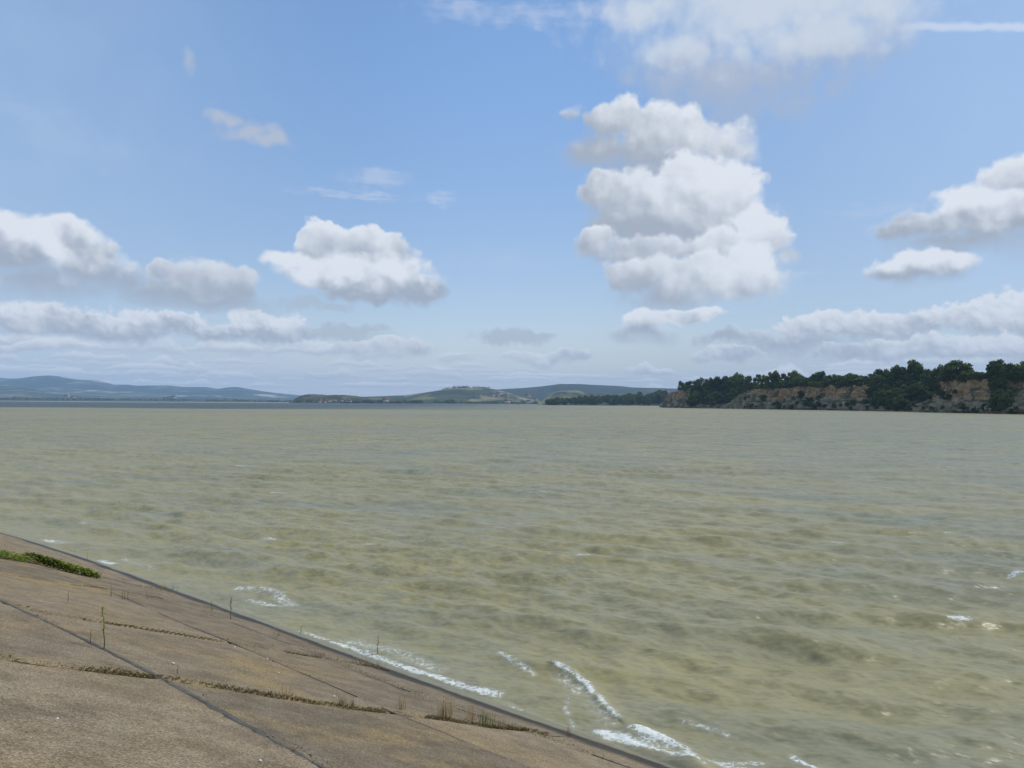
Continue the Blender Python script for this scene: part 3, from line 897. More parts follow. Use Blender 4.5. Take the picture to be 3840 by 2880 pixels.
# the line of wash along the dam, the breaking crest, the splash at the bottom, stray flecks
foam_line([(640, 1362), (700, 1378), (760, 1398), (830, 1420)], .18, .70)
foam_line([(830, 1424), (900, 1448), (980, 1474), (1070, 1494)], .20, .76)
foam_line([(740, 1380), (850, 1402), (950, 1440)], .35, .50)
foam_line([(1080, 1402), (1110, 1425), (1150, 1446)], .13, .62)
foam_line([(1200, 1440), (1232, 1449), (1262, 1468), (1288, 1498), (1306, 1526), (1332, 1546)], .11, .67, .05, (1.5, .6))
foam_line([(1215, 1452), (1250, 1478), (1280, 1510), (1318, 1552)], .34, .46)
foam_line([(1400, 1600), (1440, 1622), (1480, 1645)], .36, .60)
foam_line([(1228, 1500), (1222, 1530), (1240, 1560)], .10, .50)
foam_line([(1090, 1520), (1160, 1545), (1240, 1572), (1300, 1592)], .16, .60)
foam_line([(1300, 1578), (1345, 1590), (1395, 1618), (1440, 1645), (1500, 1675)], .20, .84, .05)
foam_line([(1375, 1572), (1420, 1588), (1470, 1612), (1500, 1650)], .18, .80, .08)
foam_line([(1420, 1630), (1480, 1650), (1520, 1690)], .30, .80, .05)
foam_line([(1490, 1640), (1560, 1640), (1640, 1638)], .14, .55)
foam_line([(1550, 1640), (1600, 1655), (1680, 1670)], .2, .5)
foam_line([(1715, 1622), (1750, 1645), (1800, 1662)], .10, .72)
foam_line([(1470, 1555), (1530, 1570), (1570, 1580)], .10, .50)
foam_line([(520, 1265), (580, 1272), (630, 1300)], .28, .60)
foam_line([(540, 1290), (610, 1302)], .2, .55)
foam_line([(80, 1166), (140, 1172)], .35, .62)
foam_line([(210, 1205), (245, 1213)], .2, .66)
foam_line([(270, 1205), (330, 1222)], .3, .48)
foam_line([(2055, 1341), (2090, 1342)], .13, .75)
foam_line([(2180, 1240), (2212, 1236)], .16, .66)
foam_line([(515, 1006), (548, 1005)], .35, .72, .05)
foam_line([(588, 1060), (618, 1061)], .22, .68)
foam_line([(605, 975), (640, 974)], .3, .62)
foam_line([(310, 882), (322, 882)], 1.2, .66)
foam_line([(1770, 934), (1785, 934)], .5, .6)
foam *= sstep(.06, -.12, WV + .04 - .4 * (v_edge(WU) - .3) + .12 * (fbm(WX * 2.2, WY * 2.2, 1.7, 2) - .5))
foam *= np.clip(.5 + fbm(WX * 1.6, WY * 1.6, 7.7, 3) * 1.0, .55, 1.15)
# random sparse whitecap flecks farther out
for i in range(46):
    q = on_level(rng.uniform(0, 2212), 905 + 330 * rng.random() ** 1.6, 0)
    if xy_uv(q[0], q[1])[1] > -1: continue
    R0 = math.hypot(q[0], q[1]); l = rng.uniform(.2, .7) * (R0 / 35) ** .7
    ca = math.cos(main + 1.57); sa = math.sin(main + 1.57)
    ex = (WX - q[0]) * ca + (WY - q[1]) * sa; ey = -(WX - q[0]) * sa + (WY - q[1]) * ca
    foam = np.maximum(foam, rng.uniform(.45, .66) * np.exp(-(ex / l) ** 2 - (ey / (l * .45)) ** 2))
wz += .03 * foam * (fbm(WX * 14, WY * 14, 3, 2) - .3) * (RR < 40)
# water film over the concrete up to the wet line
edge = v_edge(WU) + (fbm(WU * .9, WU * 0 + 8.8, 0, 4) - .5) * .34
film = np.where(RR < 120, sstep(.05, -.06, WV - edge), 0)
sz = slope_z(WU, WV) + .014
wz = np.where(WV < edge + .3, np.maximum(wz, np.where(film > 0, sz * film + (1 - film) * (sz - .06), -9) * (WV > -1.2) + np.where(WV > -1.2, 0, -9)), wz)
filmattr = np.clip(sstep(-.05, .04, sz - .02 - 0 * wz), 0, 1) * (WV > -1)
wz = np.where(WV > edge + .25, np.minimum(wz, slope_z(WU, WV) - .06), wz)
# cloud shadow painted into the water colour: sharp border far out on the left
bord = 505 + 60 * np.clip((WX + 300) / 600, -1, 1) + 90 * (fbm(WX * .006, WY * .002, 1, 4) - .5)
cloud_shade = sstep(-25, 25, WY - bord) * sstep(2350, 2150, WY) * sstep(60, -260, WX - (.06 * WY) + 40 * (fbm(WX * .01, WY * .003, 5, 3) - .5))

m_water, t, bs = material('muddy_water')
p = t.pos()
px_, py_, pz_ = t.xyz(p)
ca, sa = math.cos(main), math.sin(main)
along = t.m('ADD', t.m('MULTIPLY', px_, ca), t.m('MULTIPLY', py_, sa))
across = t.m('ADD', t.m('MULTIPLY', px_, -sa), t.m('MULTIPLY', py_, ca))
pa = t.comb(along, t.m('MULTIPLY', across, .45), 0.0)
cd = t.n.new('ShaderNodeVectorMath'); cd.operation = 'DISTANCE'; t.put(cd.inputs[0], p); cd.inputs[1].default_value = tuple(EYE)
silt1 = t.noise(t.comb(along, t.m('MULTIPLY', across, .3), 0.0), .30, 4, .55, '2D')
silt2 = t.noise(t.comb(t.m('MULTIPLY', px_, .4), py_, 0), .012, 5, .6, '2D')
sil = t.m('ADD', t.m('MULTIPLY', silt1, .6), t.m('MULTIPLY', silt2, .5))
wc = t.mix(t.ss(sil, .38, .72), (.230, .226, .152), (.306, .268, .130))
wc = t.mix(t.m('MULTIPLY', t.attr('cloud_shade'), .92), wc, (.060, .082, .078))
wc = t.mix(t.m('MULTIPLY', t.attr('film'), .75), wc, (.19, .175, .12))
fn = t.noise(t.v('MULTIPLY', p, (1, 1, .3)), 10, 7, .72, '3D', dist=.8)
fv = t.vor(t.v('MULTIPLY_ADD', t.noise(p, 6, 3, .6, out=1), (.12, .12, .0), p), 8.5, feature='DISTANCE_TO_EDGE', out=0)
lace = t.m('ADD', t.m('MULTIPLY', t.ss(fv, .16, .0), .22), t.m('MULTIPLY', t.m('SUBTRACT', fn, .5), 2.3))
fo = t.ss(t.m('MULTIPLY_ADD', lace, t.m('MINIMUM', t.m('MULTIPLY', t.attr('foam'), 2.2), 1.0), t.attr('foam')), .56, .86)
wash = t.m('MULTIPLY', t.ss(t.attr('foam'), .12, .9), t.ss(fn, .30, .62, .15, .75))
col = t.mix(wash, wc, (.46, .47, .40))
fo = t.m('MULTIPLY', fo, t.ss(t.attr('foam'), .2, .75, .35, 1.0))
col = t.mix(fo, col, (.68, .70, .65))
t.put(bs.inputs['Base Color'], col)
bs.inputs['IOR'].default_value = 1.33
bs.inputs['Specular IOR Level'].default_value = .34
t.put(bs.inputs['Roughness'], t.m('MULTIPLY_ADD', fo, .4, t.ss(cd.outputs['Value'], 12, 140, .38, .48)))
# small ripples as true normal variation (independent of distance)
r1 = t.noise(pa, 3.4, 3, .6, '2D', out=1); r2 = t.noise(pa, .62, 3, .6, '2D', out=1); r3 = t.noise(pa, 12, 2, .5, '2D', out=1)
gust = t.ss(t.noise(t.comb(t.m('MULTIPLY', px_, .5), py_, 0), .05, 3, .55, '2D'), .25, .75, .65, 1.3)
far = t.ss(cd.outputs['Value'], 15, 150)
k2 = t.m('MULTIPLY', far, 1.5)
half = (.5, .5, .5)
nv_ = t.scale(t.v('SUBTRACT', r1, half), t.m('MULTIPLY_ADD', far, .9, .85))
nv_ = t.v('ADD', nv_, t.scale(t.v('SUBTRACT', r3, half), .7))
nv_ = t.v('ADD', nv_, t.scale(t.v('SUBTRACT', r2, half), k2))
nv_ = t.v('MULTIPLY', t.scale(nv_, gust), (1, 1, 0))
gn = t.n.new('ShaderNodeNewGeometry').outputs['Normal']
t.put(bs.inputs['Normal'], t.v('NORMALIZE', t.v('ADD', gn, nv_)))
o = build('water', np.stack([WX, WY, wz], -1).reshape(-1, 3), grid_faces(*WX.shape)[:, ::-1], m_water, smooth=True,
          attrs={'foam': foam.ravel(), 'cloud_shade': cloud_shade.ravel(), 'film': filmattr.ravel()})
tag(o, 'choppy olive brown lake water with white foam by the dam', 'water', kind='structure')

# ------------------------------------------------------------------ trees (prototypes)
m_bark, t, bs = material('bark')
t.put(bs.inputs['Base Color'], t.ramp(t.noise(t.objc(), 4, 4), [(.3, (.05, .04, .03)), (.7, (.12, .10, .08))])); bs.inputs['Roughness'].default_value = 1
m_crown = veg_mat('oak_foliage', [(0, (.034, .055, .012)), (.35, (.068, .100, .020)), (.7, (.115, .155, .030)), (1, (.20, .22, .05))], trans=.25, objrand=.45)
m_crown2 = veg_mat('bright_foliage', [(0, (.03, .06, .012)), (.4, (.055, .10, .02)), (1, (.11, .16, .035))], trans=.25, objrand=.3)
m_bare = veg_mat('twiggy_foliage', [(0, (.03, .035, .018)), (1, (.07, .065, .035))], trans=.1, objrand=.3)


def crown_mesh(nl, nf, hgt, rad, lo, fs, seed, airy=0.0):
    r_ = np.random.default_rng(seed)
    V_, F_ = [], []
    C_ = []
    for i in range(nl):
        q = r_.random(); zz = lo + (1 - lo) * q
        rr_ = rad * math.sqrt(max(.06, 1 - ((zz - (lo + .42 * (1 - lo))) / (.60 * (1 - lo))) ** 2)) * r_.uniform(.35, .82)
        an = r_.uniform(0, 6.28)
        c = np.array([rr_ * math.cos(an), rr_ * math.sin(an), zz * hgt - .12 * hgt * r_.random() * (zz > .8)])
        R_ = rad * r_.uniform(.24, .46) * (1 - airy * .4)
        n_ = int(nf / nl * (R_ / (.35 * rad)) ** 2)
        d_ = r_.normal(size=(n_, 3)); d_ /= np.linalg.norm(d_, axis=1)[:, None]; d_[:, 2] *= .8
        C_.append(c + d_ * R_ * (r_.random(n_) ** .35)[:, None])
    C_ = np.concatenate(C_)
    n_ = len(C_)
    a = r_.normal(size=(n_, 3)); a /= np.linalg.norm(a, axis=1)[:, None]
    b = r_.normal(size=(n_, 3)); b -= (b * a).sum(1)[:, None] * a; b /= np.linalg.norm(b, axis=1)[:, None]
    s_ = fs * (.5 + r_.random(n_))[:, None]
    V3 = np.stack([C_ - a * s_, C_ - b * s_ * .8, C_ + a * s_ * .9, C_ + b * s_], 1).reshape(-1, 3)
    V3[:, 2] = np.maximum(V3[:, 2], .05 * hgt)
    return V3, np.arange(n_ * 4).reshape(-1, 4), r_.random(n_)


def trunk_mesh(hgt, lo, rad, seed):
    r_ = np.random.default_rng(seed)
    ps = [tube([(0, 0, -.06 * hgt), (.01 * hgt, 0, lo * hgt * .6), (0, .01 * hgt, hgt * (lo + .3))], [.028 * hgt, .021 * hgt, .009 * hgt], 6)]
    for i in range(5):
        an = r_.uniform(0, 6.28); z0 = hgt * (lo * .6 + .2 * r_.random()); l = rad * r_.uniform(.5, .8)
        ps.append(tube([(0, 0, z0), (.5 * l * math.cos(an), .5 * l * math.sin(an), z0 + .14 * hgt), (l * math.cos(an), l * math.sin(an), z0 + .3 * hgt)], [.013 * hgt, .008 * hgt, .003 * hgt], 5))
    return merge(ps)


PROTO = {}


def make_tree(kind, nl, nf, hgt, rad, lo, fs, seed, mat, airy=0.):
    root = empty('tree', (0, 0, -100))
    V3, fc, rn = crown_mesh(nl, nf, hgt, rad, lo, fs, seed, airy)
    build('crown', V3, fc, mat, root, attrs={'rnd': rn})
    V3, fc = trunk_mesh(hgt, lo, rad, seed)
    build('trunk', V3, fc, m_bark, root, smooth=True)
    PROTO.setdefault(kind, []).append([root, hgt, rad, False])


for i in range(5): make_tree('oak', 15 + i * 2, 2600, 10, 4.6 + .5 * (i % 3), .16, .34, 100 + i, m_crown)
for i in range(2): make_tree('tall', 13, 2200, 10, 2.9 + .4 * i, .12, .32, 120 + i, m_crown)
for i in range(2): make_tree('bright', 13, 2000, 10, 4.4, .05, .34, 130 + i, m_crown2)
make_tree('bare', 12, 700, 10, 3.0, .1, .25, 140, m_bare, .6)


def tree(kind, pos, h, wid, label, cat='tree', group=None, name='tree'):
    pr = PROTO[kind][int(rng.integers(len(PROTO[kind])))]
    if pr[3]: root = copy_tree(pr[0])
    else: root = pr[0]; pr[3] = True
    s_ = h / pr[1]
    root.location = pos; root.rotation_euler = (0, 0, rng.uniform(0, 6.28))
    sx = s_ if wid is None else wid / (2 * pr[2])
    root.scale = (sx, sx, s_)
    root.name = name
    tag(root, label, cat, group)
    return root


# ------------------------------------------------------------------ right shore cliffs
SHORE = np.array([(400, 20), (330, 120), (296, 220), (292, 330), (298, 448), (303, 560), (290, 681), (250, 800), (213, 910), (196, 960), (192, 990), (203, 1030), (230, 1100), (330, 1180)], float)
L = np.concatenate([[0], np.cumsum(np.hypot(*np.diff(SHORE, axis=0).T))])
ss_ = np.arange(0, L[-1], 2.2)
sx = np.interp(ss_, L, SHORE[:, 0]); sy = np.interp(ss_, L, SHORE[:, 1])
ker = np.ones(15) / 15
smx = np.convolve(np.pad(sx, 7, 'edge'), ker, 'valid'); smy = np.convolve(np.pad(sy, 7, 'edge'), ker, 'valid')
tx = np.gradient(smx); ty = np.gradient(smy); tl = np.hypot(tx, ty); tx /= tl; ty /= tl
inx, iny = ty, -tx                      # inland = to the right of the walking direction
imgx = 512 + F * smx / smy             # rough image column of each shore point (1024 px)
x38 = imgx * 3.75
front = ss_ < L[10]
# top height of the cliff edge and how far it lies back, by image column of the shore
colx = np.where(front, x38, 2440.)
TOPH = np.interp(colx, [2440, 2470, 2530, 2600, 2680, 2760, 3000, 3130, 3180, 3230, 3300, 3400, 3470, 3540, 3640, 3700, 3750, 3840, 4200],
                 [13, 17, 21, 17, 12, 20, 22, 21, 22, 20, 17, 16, 20, 23, 22, 20, 14, 17, 20])
BACK = np.interp(colx, [2440, 2500, 2570, 2600, 2680, 2720, 2800, 3000, 3150, 3240, 3300, 3400, 3460, 3500, 3640, 3710, 3750, 3790, 4200],
                 [10, 9, 9, 26, 34, 20, 9, 9, 13, 15, 30, 34, 20, 10, 10, 14, 34, 12, 12])
NOI = (fbm(ss_ * .05, 0 * ss_ + 2, 0, 3) - .5)
wq = np.array([-25, -3, 0, .10, .2, .3, .4, .5, .6, .7, .8, .88, .94, 1.0])
hq = np.array([-3, -.08, .0, .13, .27, .40, .50, .56, .64, .74, .86, .95, .99, 1.0])
fine_q = np.concatenate([[-25, -3], np.linspace(-.02, 1.0, 40), [1.15, 1.5, 2.2, 3.5]])
cl = []
for i in range(len(ss_)):
    bk = max(4, BACK[i] + 9 * NOI[i]); tp = TOPH[i] * (1 + .18 * (fbm(ss_[i] * .09, 5.0, 0, 2) - .5))
    ledge = .45 + .25 * math.sin(ss_[i] * .05) * .5
    for q in fine_q:
        if q < 0 and q < -1: wv = q; z = q * .12 - .4
        elif q <= 1.0:
            q_ = max(q, 0)
            # lower wall, ledge, upper wall
            w_ = np.interp(q_, [0, .30, .42, .62, 1], [0, .16, .45, .66, 1.0]); wv = w_ * bk; z = tp * q_ - (.4 if q < 0 else 0)
        else: wv = bk + (q - 1) * 45; z = tp + (q - 1) * 1.6
        cl.append((ss_[i], q, wv, z))
cl = np.array(cl).reshape(len(ss_), len(fine_q), 4)
S2, Q2, W2_, Z2 = [cl[..., k] for k in range(4)]
gul = np.abs(fbm(S2 * .11, Q2 * 1.2, 3.0, 4) - .5) * 2
flu = fbm(S2 * .6, Q2 * 2.5, 6.0, 3) - .5
stra = fbm(S2 * .02, Z2 * 1.1, 9.0, 3) - .5
mfac = sstep(0, .08, Q2) * sstep(1.6, 1.0, Q2)
W2_ = W2_ + mfac * ((.32 - gul) * -14 + flu * 2.0 + stra * 1.0)
Z2 = Z2 + (fbm(S2 * .07, W2_ * .07, 4, 3) - .5) * 3.0 * sstep(.7, 1.1, Q2)
CX = smx[:, None] + inx[:, None] * W2_; CY = smy[:, None] + iny[:, None] * W2_

m_cliff, t, bs = material('clay_cliff')
p = t.pos(); px_, py_, pz_ = t.xyz(p)
pst = t.comb(t.m('MULTIPLY', px_, .16), t.m('MULTIPLY', py_, .16), t.m('MULTIPLY', pz_, .42))
st = t.noise(pst, 1.0, 6, .65)
bigc = t.noise(p, .035, 4, .6)
flut = t.noise(t.comb(px_, py_, t.m('MULTIPLY', pz_, .18)), .55, 4, .6)
up = t.ss(t.m('ADD', pz_, t.m('MULTIPLY', t.m('SUBTRACT', bigc, .5), 12)), 7, 12)
cc = t.mix(up, t.ramp(st, [(.3, (.22, .17, .105)), (.5, (.37, .285, .175)), (.7, (.47, .37, .235))]),
           t.ramp(st, [(.3, (.22, .13, .058)), (.5, (.42, .26, .12)), (.7, (.56, .38, .19))]))
cc = t.mix(t.ss(flut, .35, .7), t.mix(1.0, cc, (.72, .70, .68, 1), 'MULTIPLY'), cc)
nz = t.xyz(t.n.new('ShaderNodeNewGeometry').outputs['Normal'])[2]
grs = t.m('ADD', t.ss(nz, .45, .8), t.m('MULTIPLY', t.ss(t.noise(p, .11, 5, .7), .50, .62), .85))
cc = t.mix(t.m('MINIMUM', grs, 1.0), cc, t.ramp(t.noise(p, .4, 5, .7), [(.3, (.035, .042, .016)), (.55, (.075, .075, .03)), (.8, (.13, .115, .05))]))
t.put(bs.inputs['Base Color'], cc); bs.inputs['Roughness'].default_value = 1
t.put(bs.inputs['Normal'], t.node('ShaderNodeBump', Height=t.m('ADD', st, flut), Strength=.5, Distance=.8))
o = build('cliff', np.stack([CX, CY, Z2], -1).reshape(-1, 3), grid_faces(len(ss_), len(fine_q)), m_cliff, smooth=False)
tag(o, 'crumbling tan and grey clay cliffs along the right shore', 'cliff', kind='structure')


def cliff_pt(col38, q):
    i = int(np.argmin(np.where(front & (smy > 200), np.abs(x38 - col38), 1e9)))
    j = np.interp(q, fine_q, np.arange(len(fine_q)))
    j0 = int(j); j1 = min(j0 + 1, len(fine_q) - 1); f_ = j - j0
    P = lambda k: np.array([CX[i, k], CY[i, k], Z2[i, k]])
    return P(j0) * (1 - f_) + P(j1) * f_


def img_y(P, sc=3840):
    P = np.asarray(P) - EYE; z = P @ _fw
    return (384 - F * (P @ _u) / z) * sc / 1024, (512 + F * (P @ _r) / z) * sc / 1024


def find_col(xt, q):
    """shore column whose point at profile q shows at image column xt"""
    best = None
    for c in np.arange(xt - 260, xt + 60, 4):
        P = cliff_pt(c, q); d_ = abs(img_y(P)[1] - xt)
        if best is None or d_ < best[0]: best = (d_, P)
    return best[1]


def top_tree(x, ytop, wpx, q=1.08, kind='oak', label='', group='trees along the top of the right cliffs', mn=4.0):
    P = find_col(x, q); d_ = P[1]
    H_ = at_depth(x, ytop, d_)[2] - P[2] + .4
    wid = wpx / 3.75 * d_ / F
    P[2] -= .3
    return tree(kind, P, max(H_, mn), max(wid * 1.45, .8 * H_), label, 'tree', group)


Z5 = lambda x, y: (3100 + x / 2.989, 1300 + y / 2.989)
Z4 = lambda x, y: (2400 + x / 2.949, 1300 + y / 2.949)
LAB = 'dark green broadleaf tree in the line along the top of the right cliffs'
special = [
    (Z5(1490, 172), 215, 'oak', 'big round dark tree standing above the bare brown cliff face near the right edge'),
    (Z5(1905, 155), 185, 'oak', 'tallest spreading tree on the cliffs, just left of the right picture edge'),
    (Z5(970, 190), 170, 'oak', 'round headed tree topping the big dark wood in the gully'),
    (Z5(580, 274), 120, 'oak', 'small round tree standing free with sky on both sides, left of the big wood'),
    (Z5(270, 320), 200, 'oak', 'broad low tree above the tan cliff spur'),
    (Z4(450, 388), 75, 'oak', 'first tree of the wood, at the top of the bare headland'),
    (Z4(1060, 310), 135, 'oak', 'prominent tree stepping up above the left end of the long cliff'),
    (Z5(1665, 285), 90, 'bare', 'thin twiggy tree between the two biggest trees'),
    (Z5(1735, 275), 80, 'bare', 'wispy twiggy tree in the gap left of the tallest tree'),
    (Z5(2055, 195), 120, 'oak', 'dark tree right beside the tallest spreading tree'),
    (Z5(2200, 205), 150, 'oak', 'tree cut off by the right picture edge'),
]
for (xy, wp, kd, lb) in special: top_tree(xy[0], xy[1], wp / 2.97, kind=kd, label=lb)
common = [Z5(20, 342) + (70,), Z5(90, 345) + (80,), Z5(170, 335) + (80,), Z5(350, 345) + (70,), Z5(440, 330) + (80,), Z5(505, 345) + (70,), Z5(690, 262) + (90,), Z5(760, 240) + (90,), Z5(850, 222) + (100,), Z5(900, 225) + (90,), Z5(1060, 240) + (100,), Z5(1130, 262) + (90,), Z5(1235, 225) + (110,), Z5(1330, 205) + (120,), Z5(1400, 215) + (100,), Z5(1590, 235) + (70,), Z5(1800, 300) + (90,), Z5(1980, 190) + (90,), Z5(2120, 235) + (90,),
          Z4(545, 382) + (90,), Z4(620, 378) + (80,), Z4(680, 358) + (95,), Z4(750, 365) + (80,), Z4(805, 350) + (85,), Z4(870, 350) + (85,), Z4(940, 338) + (95,), Z4(1010, 335) + (80,), Z4(1130, 325) + (90,), Z4(1200, 325) + (90,), Z4(1300, 320) + (95,), Z4(1380, 315) + (85,), Z4(1440, 298) + (100,), Z4(1500, 284) + (110,), Z4(1580, 300) + (95,), Z4(1650, 292) + (100,), Z4(1715, 285) + (110,), Z4(1800, 330) + (95,), Z4(1880, 330) + (90,), Z4(1960, 288) + (100,), Z4(2010, 285) + (90,), Z4(2070, 318) + (90,), Z4(2140, 345) + (80,), Z4(2200, 340) + (80,)]
for (x, y, wp) in common: top_tree(x, y + rng.uniform(-2, 4), wp / 2.97, q=rng.uniform(1.03, 1.35), kind='oak', label=LAB)
# second line behind, lower; trees out past the right edge for other viewpoints
for x in np.arange(2560, 3980, 24):
    P = find_col(x, rng.uniform(1.4, 2.6)) if x < 3860 else cliff_pt(x, rng.uniform(1.1, 2.0))
    tree('oak', P - [0, 0, .3], rng.uniform(8, 11.5), rng.uniform(10, 14), LAB, 'tree', 'trees along the top of the right cliffs')
# understorey hugging the cliff edge
for x in np.arange(2570, 3860, 17):
    P = find_col(x + rng.uniform(-8, 8), rng.uniform(.93, 1.12))
    k = float(fbm(x * .013, 9, 0, 2))
    if k < .24: continue
    h = rng.uniform(4, 8)
    tree('oak', P - [0, 0, .4], h, h * rng.uniform(1.2, 1.8), 'dark bush growing on the rim of the right cliffs', 'bush', 'bushes along the cliff rim', 'bush')
# woods filling the gullies
LABG = 'dark tree growing in the wooded gully of the right cliffs'
for (x0, x1, q0, q1, n_, h0, h1) in [(2575, 2670, .05, .9, 16, 8, 12), (2660, 2740, .45, .95, 8, 7, 11), (3265, 3470, .35, 1.0, 30, 8, 12), (3300, 3400, .02, .4, 12, 6, 9), (3735, 3780, .05, .95, 14, 7, 10)]:
    for i in range(n_):
        P = find_col(rng.uniform(x0, x1), rng.uniform(q0, q1))
        h = rng.uniform(h0, h1)
        tree('oak', P - [0, 0, .5], h, h * rng.uniform(1.0, 1.35), LABG, 'tree', 'trees in the gullies of the right cliffs')
for (xy, h, wd, lb) in [(Z4(560, 600), 9, 9, 'lighter green tree at the foot of the bare headland'), (Z4(730, 490), 7, 6, 'pale green tree halfway up the first gully'),
                        (Z4(1850, 610), 7, 11, 'yellow green bush low on the long cliff'), (Z5(790, 620), 9, 9, 'brightest green tree at the waterline below the big wood'),
                        (Z5(450, 560), 5, 5, 'small green bush on the slope left of the big wood')]:
    P = find_col(xy[0], .12 if 'foot' in lb or 'water' in lb else .3)
    tree('bright', P - [0, 0, .3], h, wd, lb, 'tree')
# bushes at the waterline and on the ledges
for (x0, x1, q0, q1, n_) in [(2760, 2900, .01, .1, 6), (2900, 3150, .01, .22, 26), (3180, 3300, .01, .3, 16), (3380, 3480, .02, .3, 10), (3480, 3740, .01, .12, 12), (3480, 3640, .4, .6, 8), (2780, 3100, .38, .6, 12), (3790, 3860, .01, .1, 5)]:
    for i in range(n_):
        P = find_col(rng.uniform(x0, x1), rng.uniform(q0, q1)); h = rng.uniform(2, 5)
        tree('bright' if rng.random() < .25 else 'oak', P - [0, 0, .3], h, h * rng.uniform(1.1, 1.9), 'low bush on the face or foot of the right cliffs', 'bush', 'bushes on the cliff face', 'bush')


# ------------------------------------------------------------------ far hills
def hill_mat(name, cols, forest, fscale=(1 / 260, 1 / 420), fcov=.5, fcol=(.03, .045, .02), fs=1.0):
    m, t, bs = material(name)
    p = t.pos()
    q = t.v('MULTIPLY', p, (fscale[0], fscale[1], 1 / 60))
    q = t.v('MULTIPLY_ADD', t.v('SUBTRACT', t.noise(p, .003, 3, .5, out=1), (.5, .5, .5)), (.8, .8, .4), q)
    cell = t.xyz(t.vor(q, 1.0, out=1))[0]
    n_ = len(cols)
    c = t.ramp(cell, [(i / n_, cols[i]) for i in range(n_)])
    m.node_tree.nodes[-1].color_ramp.interpolation = 'CONSTANT' if m.node_tree.nodes[-1].type == 'VALTORGB' else 'LINEAR'
    edge = t.vor(q, 1.0, feature='DISTANCE_TO_EDGE', out=0)
    hed = t.m('MULTIPLY', t.ss(edge, .07, .02), t.ss(t.noise(p, .006, 3), .42, .55))
    f = t.ss(t.noise(t.v('MULTIPLY', p, (1, 1, 2.5)), .0028 * fs, 6, .65), fcov + .06, fcov - .03)
    f = t.m('MAXIMUM', f, hed)
    fc_ = t.mix(t.ss(t.noise(p, .03, 4, .7), .35, .65), fcol, tuple(2 * v for v in fcol))
    t.put(bs.inputs['Base Color'], t.mix(t.m('MULTIPLY', f, forest), c, fc_)); bs.inputs['Roughness'].default_value = 1
    return m


GREENS = [(.055, .072, .024), (.13, .135, .045), (.22, .195, .08), (.075, .10, .03), (.24, .21, .11), (.045, .06, .02), (.17, .17, .06)]
m_hf = hill_mat('field_hill', GREENS, 1, (1 / 150, 1 / 260), fcov=.47, fcol=(.014, .024, .010), fs=2)
m_hw = hill_mat('wooded_hill', GREENS, 1, fcov=.60, fcol=(.014, .024, .014))
m_hb = hill_mat('distant_range', [(.07, .09, .05), (.16, .16, .09), (.10, .11, .06), (.42, .36, .24), (.09, .10, .05), (.24, .22, .13)], 1, (1 / 420, 1 / 700), .52, (.025, .042, .03), .6)
m_low = hill_mat('scrubby_headland', [(.07, .075, .035), (.12, .11, .06), (.09, .095, .045), (.16, .14, .08)], 1, (1 / 90, 1 / 130), .56, (.022, .030, .015), 3)


def hill(name, sil, Yr, Yf, mat, label, rough=.06, back=1.3, step=3, prof=1.0, jag=0.0):
    sil = np.array(sil, float)
    xs = np.arange(sil[0, 0], sil[-1, 0] + 1, step)
    ys = np.interp(xs, sil[:, 0], sil[:, 1])
    k = np.ones(9) / 9; ys = np.convolve(np.pad(ys, 4, 'edge'), k, 'valid')
    fr = np.concatenate([np.linspace(0, 1, 22), [1.0 + (back - 1) * .5, back]])
    V3 = []
    for r_i, f_ in enumerate(fr):
        for x, y in zip(xs, ys):
            P = at_depth(x, y, Yr)
            Hh = max(P[2], 0.3)
            Yk = Yf + (Yr - Yf) * f_
            X_ = P[0] * Yk / Yr
            g = sstep(0, 1, f_) ** prof if f_ <= 1 else 1 - ((f_ - 1) / (back - 1)) ** 1.3
            g = max(g, 0)
            z = Hh * g + Hh * rough * (fbm(X_ * .004 * 4000 / Yr, Yk * .004 * 4000 / Yr, 0, 4) - .5) * 4 * g * (1 - min(g, 1) ** 3)
            if jag and f_ > .9 and f_ <= 1.0: z += jag * (float(fbm(x * .35, f_ * 3, 0, 2)) - .4)
            if f_ == 0: z = -1.5
            V3.append((X_, Yk, z))
    o = build(name, V3, grid_faces(len(fr), len(xs)), mat, smooth=True)
    tag(o, label, 'hill', kind='structure')
    return o


z1 = lambda x, y: (x / 2.212, 1340 + y / 2.212)
z2 = lambda x, y: (960 + x / 2.633, 1360 + y / 2.633)
z3 = lambda x, y: (1700 + x / 2.458, 1360 + y / 2.458)
hill('blue_hills', [(-900, 1420), (-300, 1412), z1(0, 172), z1(100, 180), z1(200, 172), z1(270, 160), z1(400, 153), z1(470, 157), z1(560, 176), z1(680, 189), z1(800, 189), z1(860, 205), z1(950, 230), z1(1050, 227), z1(1150, 238), z1(1250, 233), z1(1420, 235), z1(1500, 246), z1(1730, 248), z1(1800, 265), z1(1880, 250), z1(1980, 247), z1(2050, 262), z1(2200, 285), z2(130, 292), z2(300, 310), z2(450, 322), z2(700, 345), z2(1300, 380)],
     11000, 7300, m_hb, 'long range of hazy blue hills on the far left horizon', .10, back=1.1)
hill('foothill', [(-900, 1450), (-200, 1452), z1(0, 235), z1(170, 245), z1(300, 268), z1(420, 288), z1(560, 300), z1(760, 318), z1(1000, 318), z1(1200, 325), z1(1500, 328), z1(1900, 332), z1(2212, 345), z2(300, 378)],
     7000, 4950, m_hb, 'darker blue foothills with pale fields below the far range', .10)
hill('far_shore', [(-1200, 1488), (0, 1490), (400, 1493), (700, 1496), (1050, 1502), (1130, 1506)], 4900, 4300, m_low, 'flat far shore with a pale strip of beach', .05)
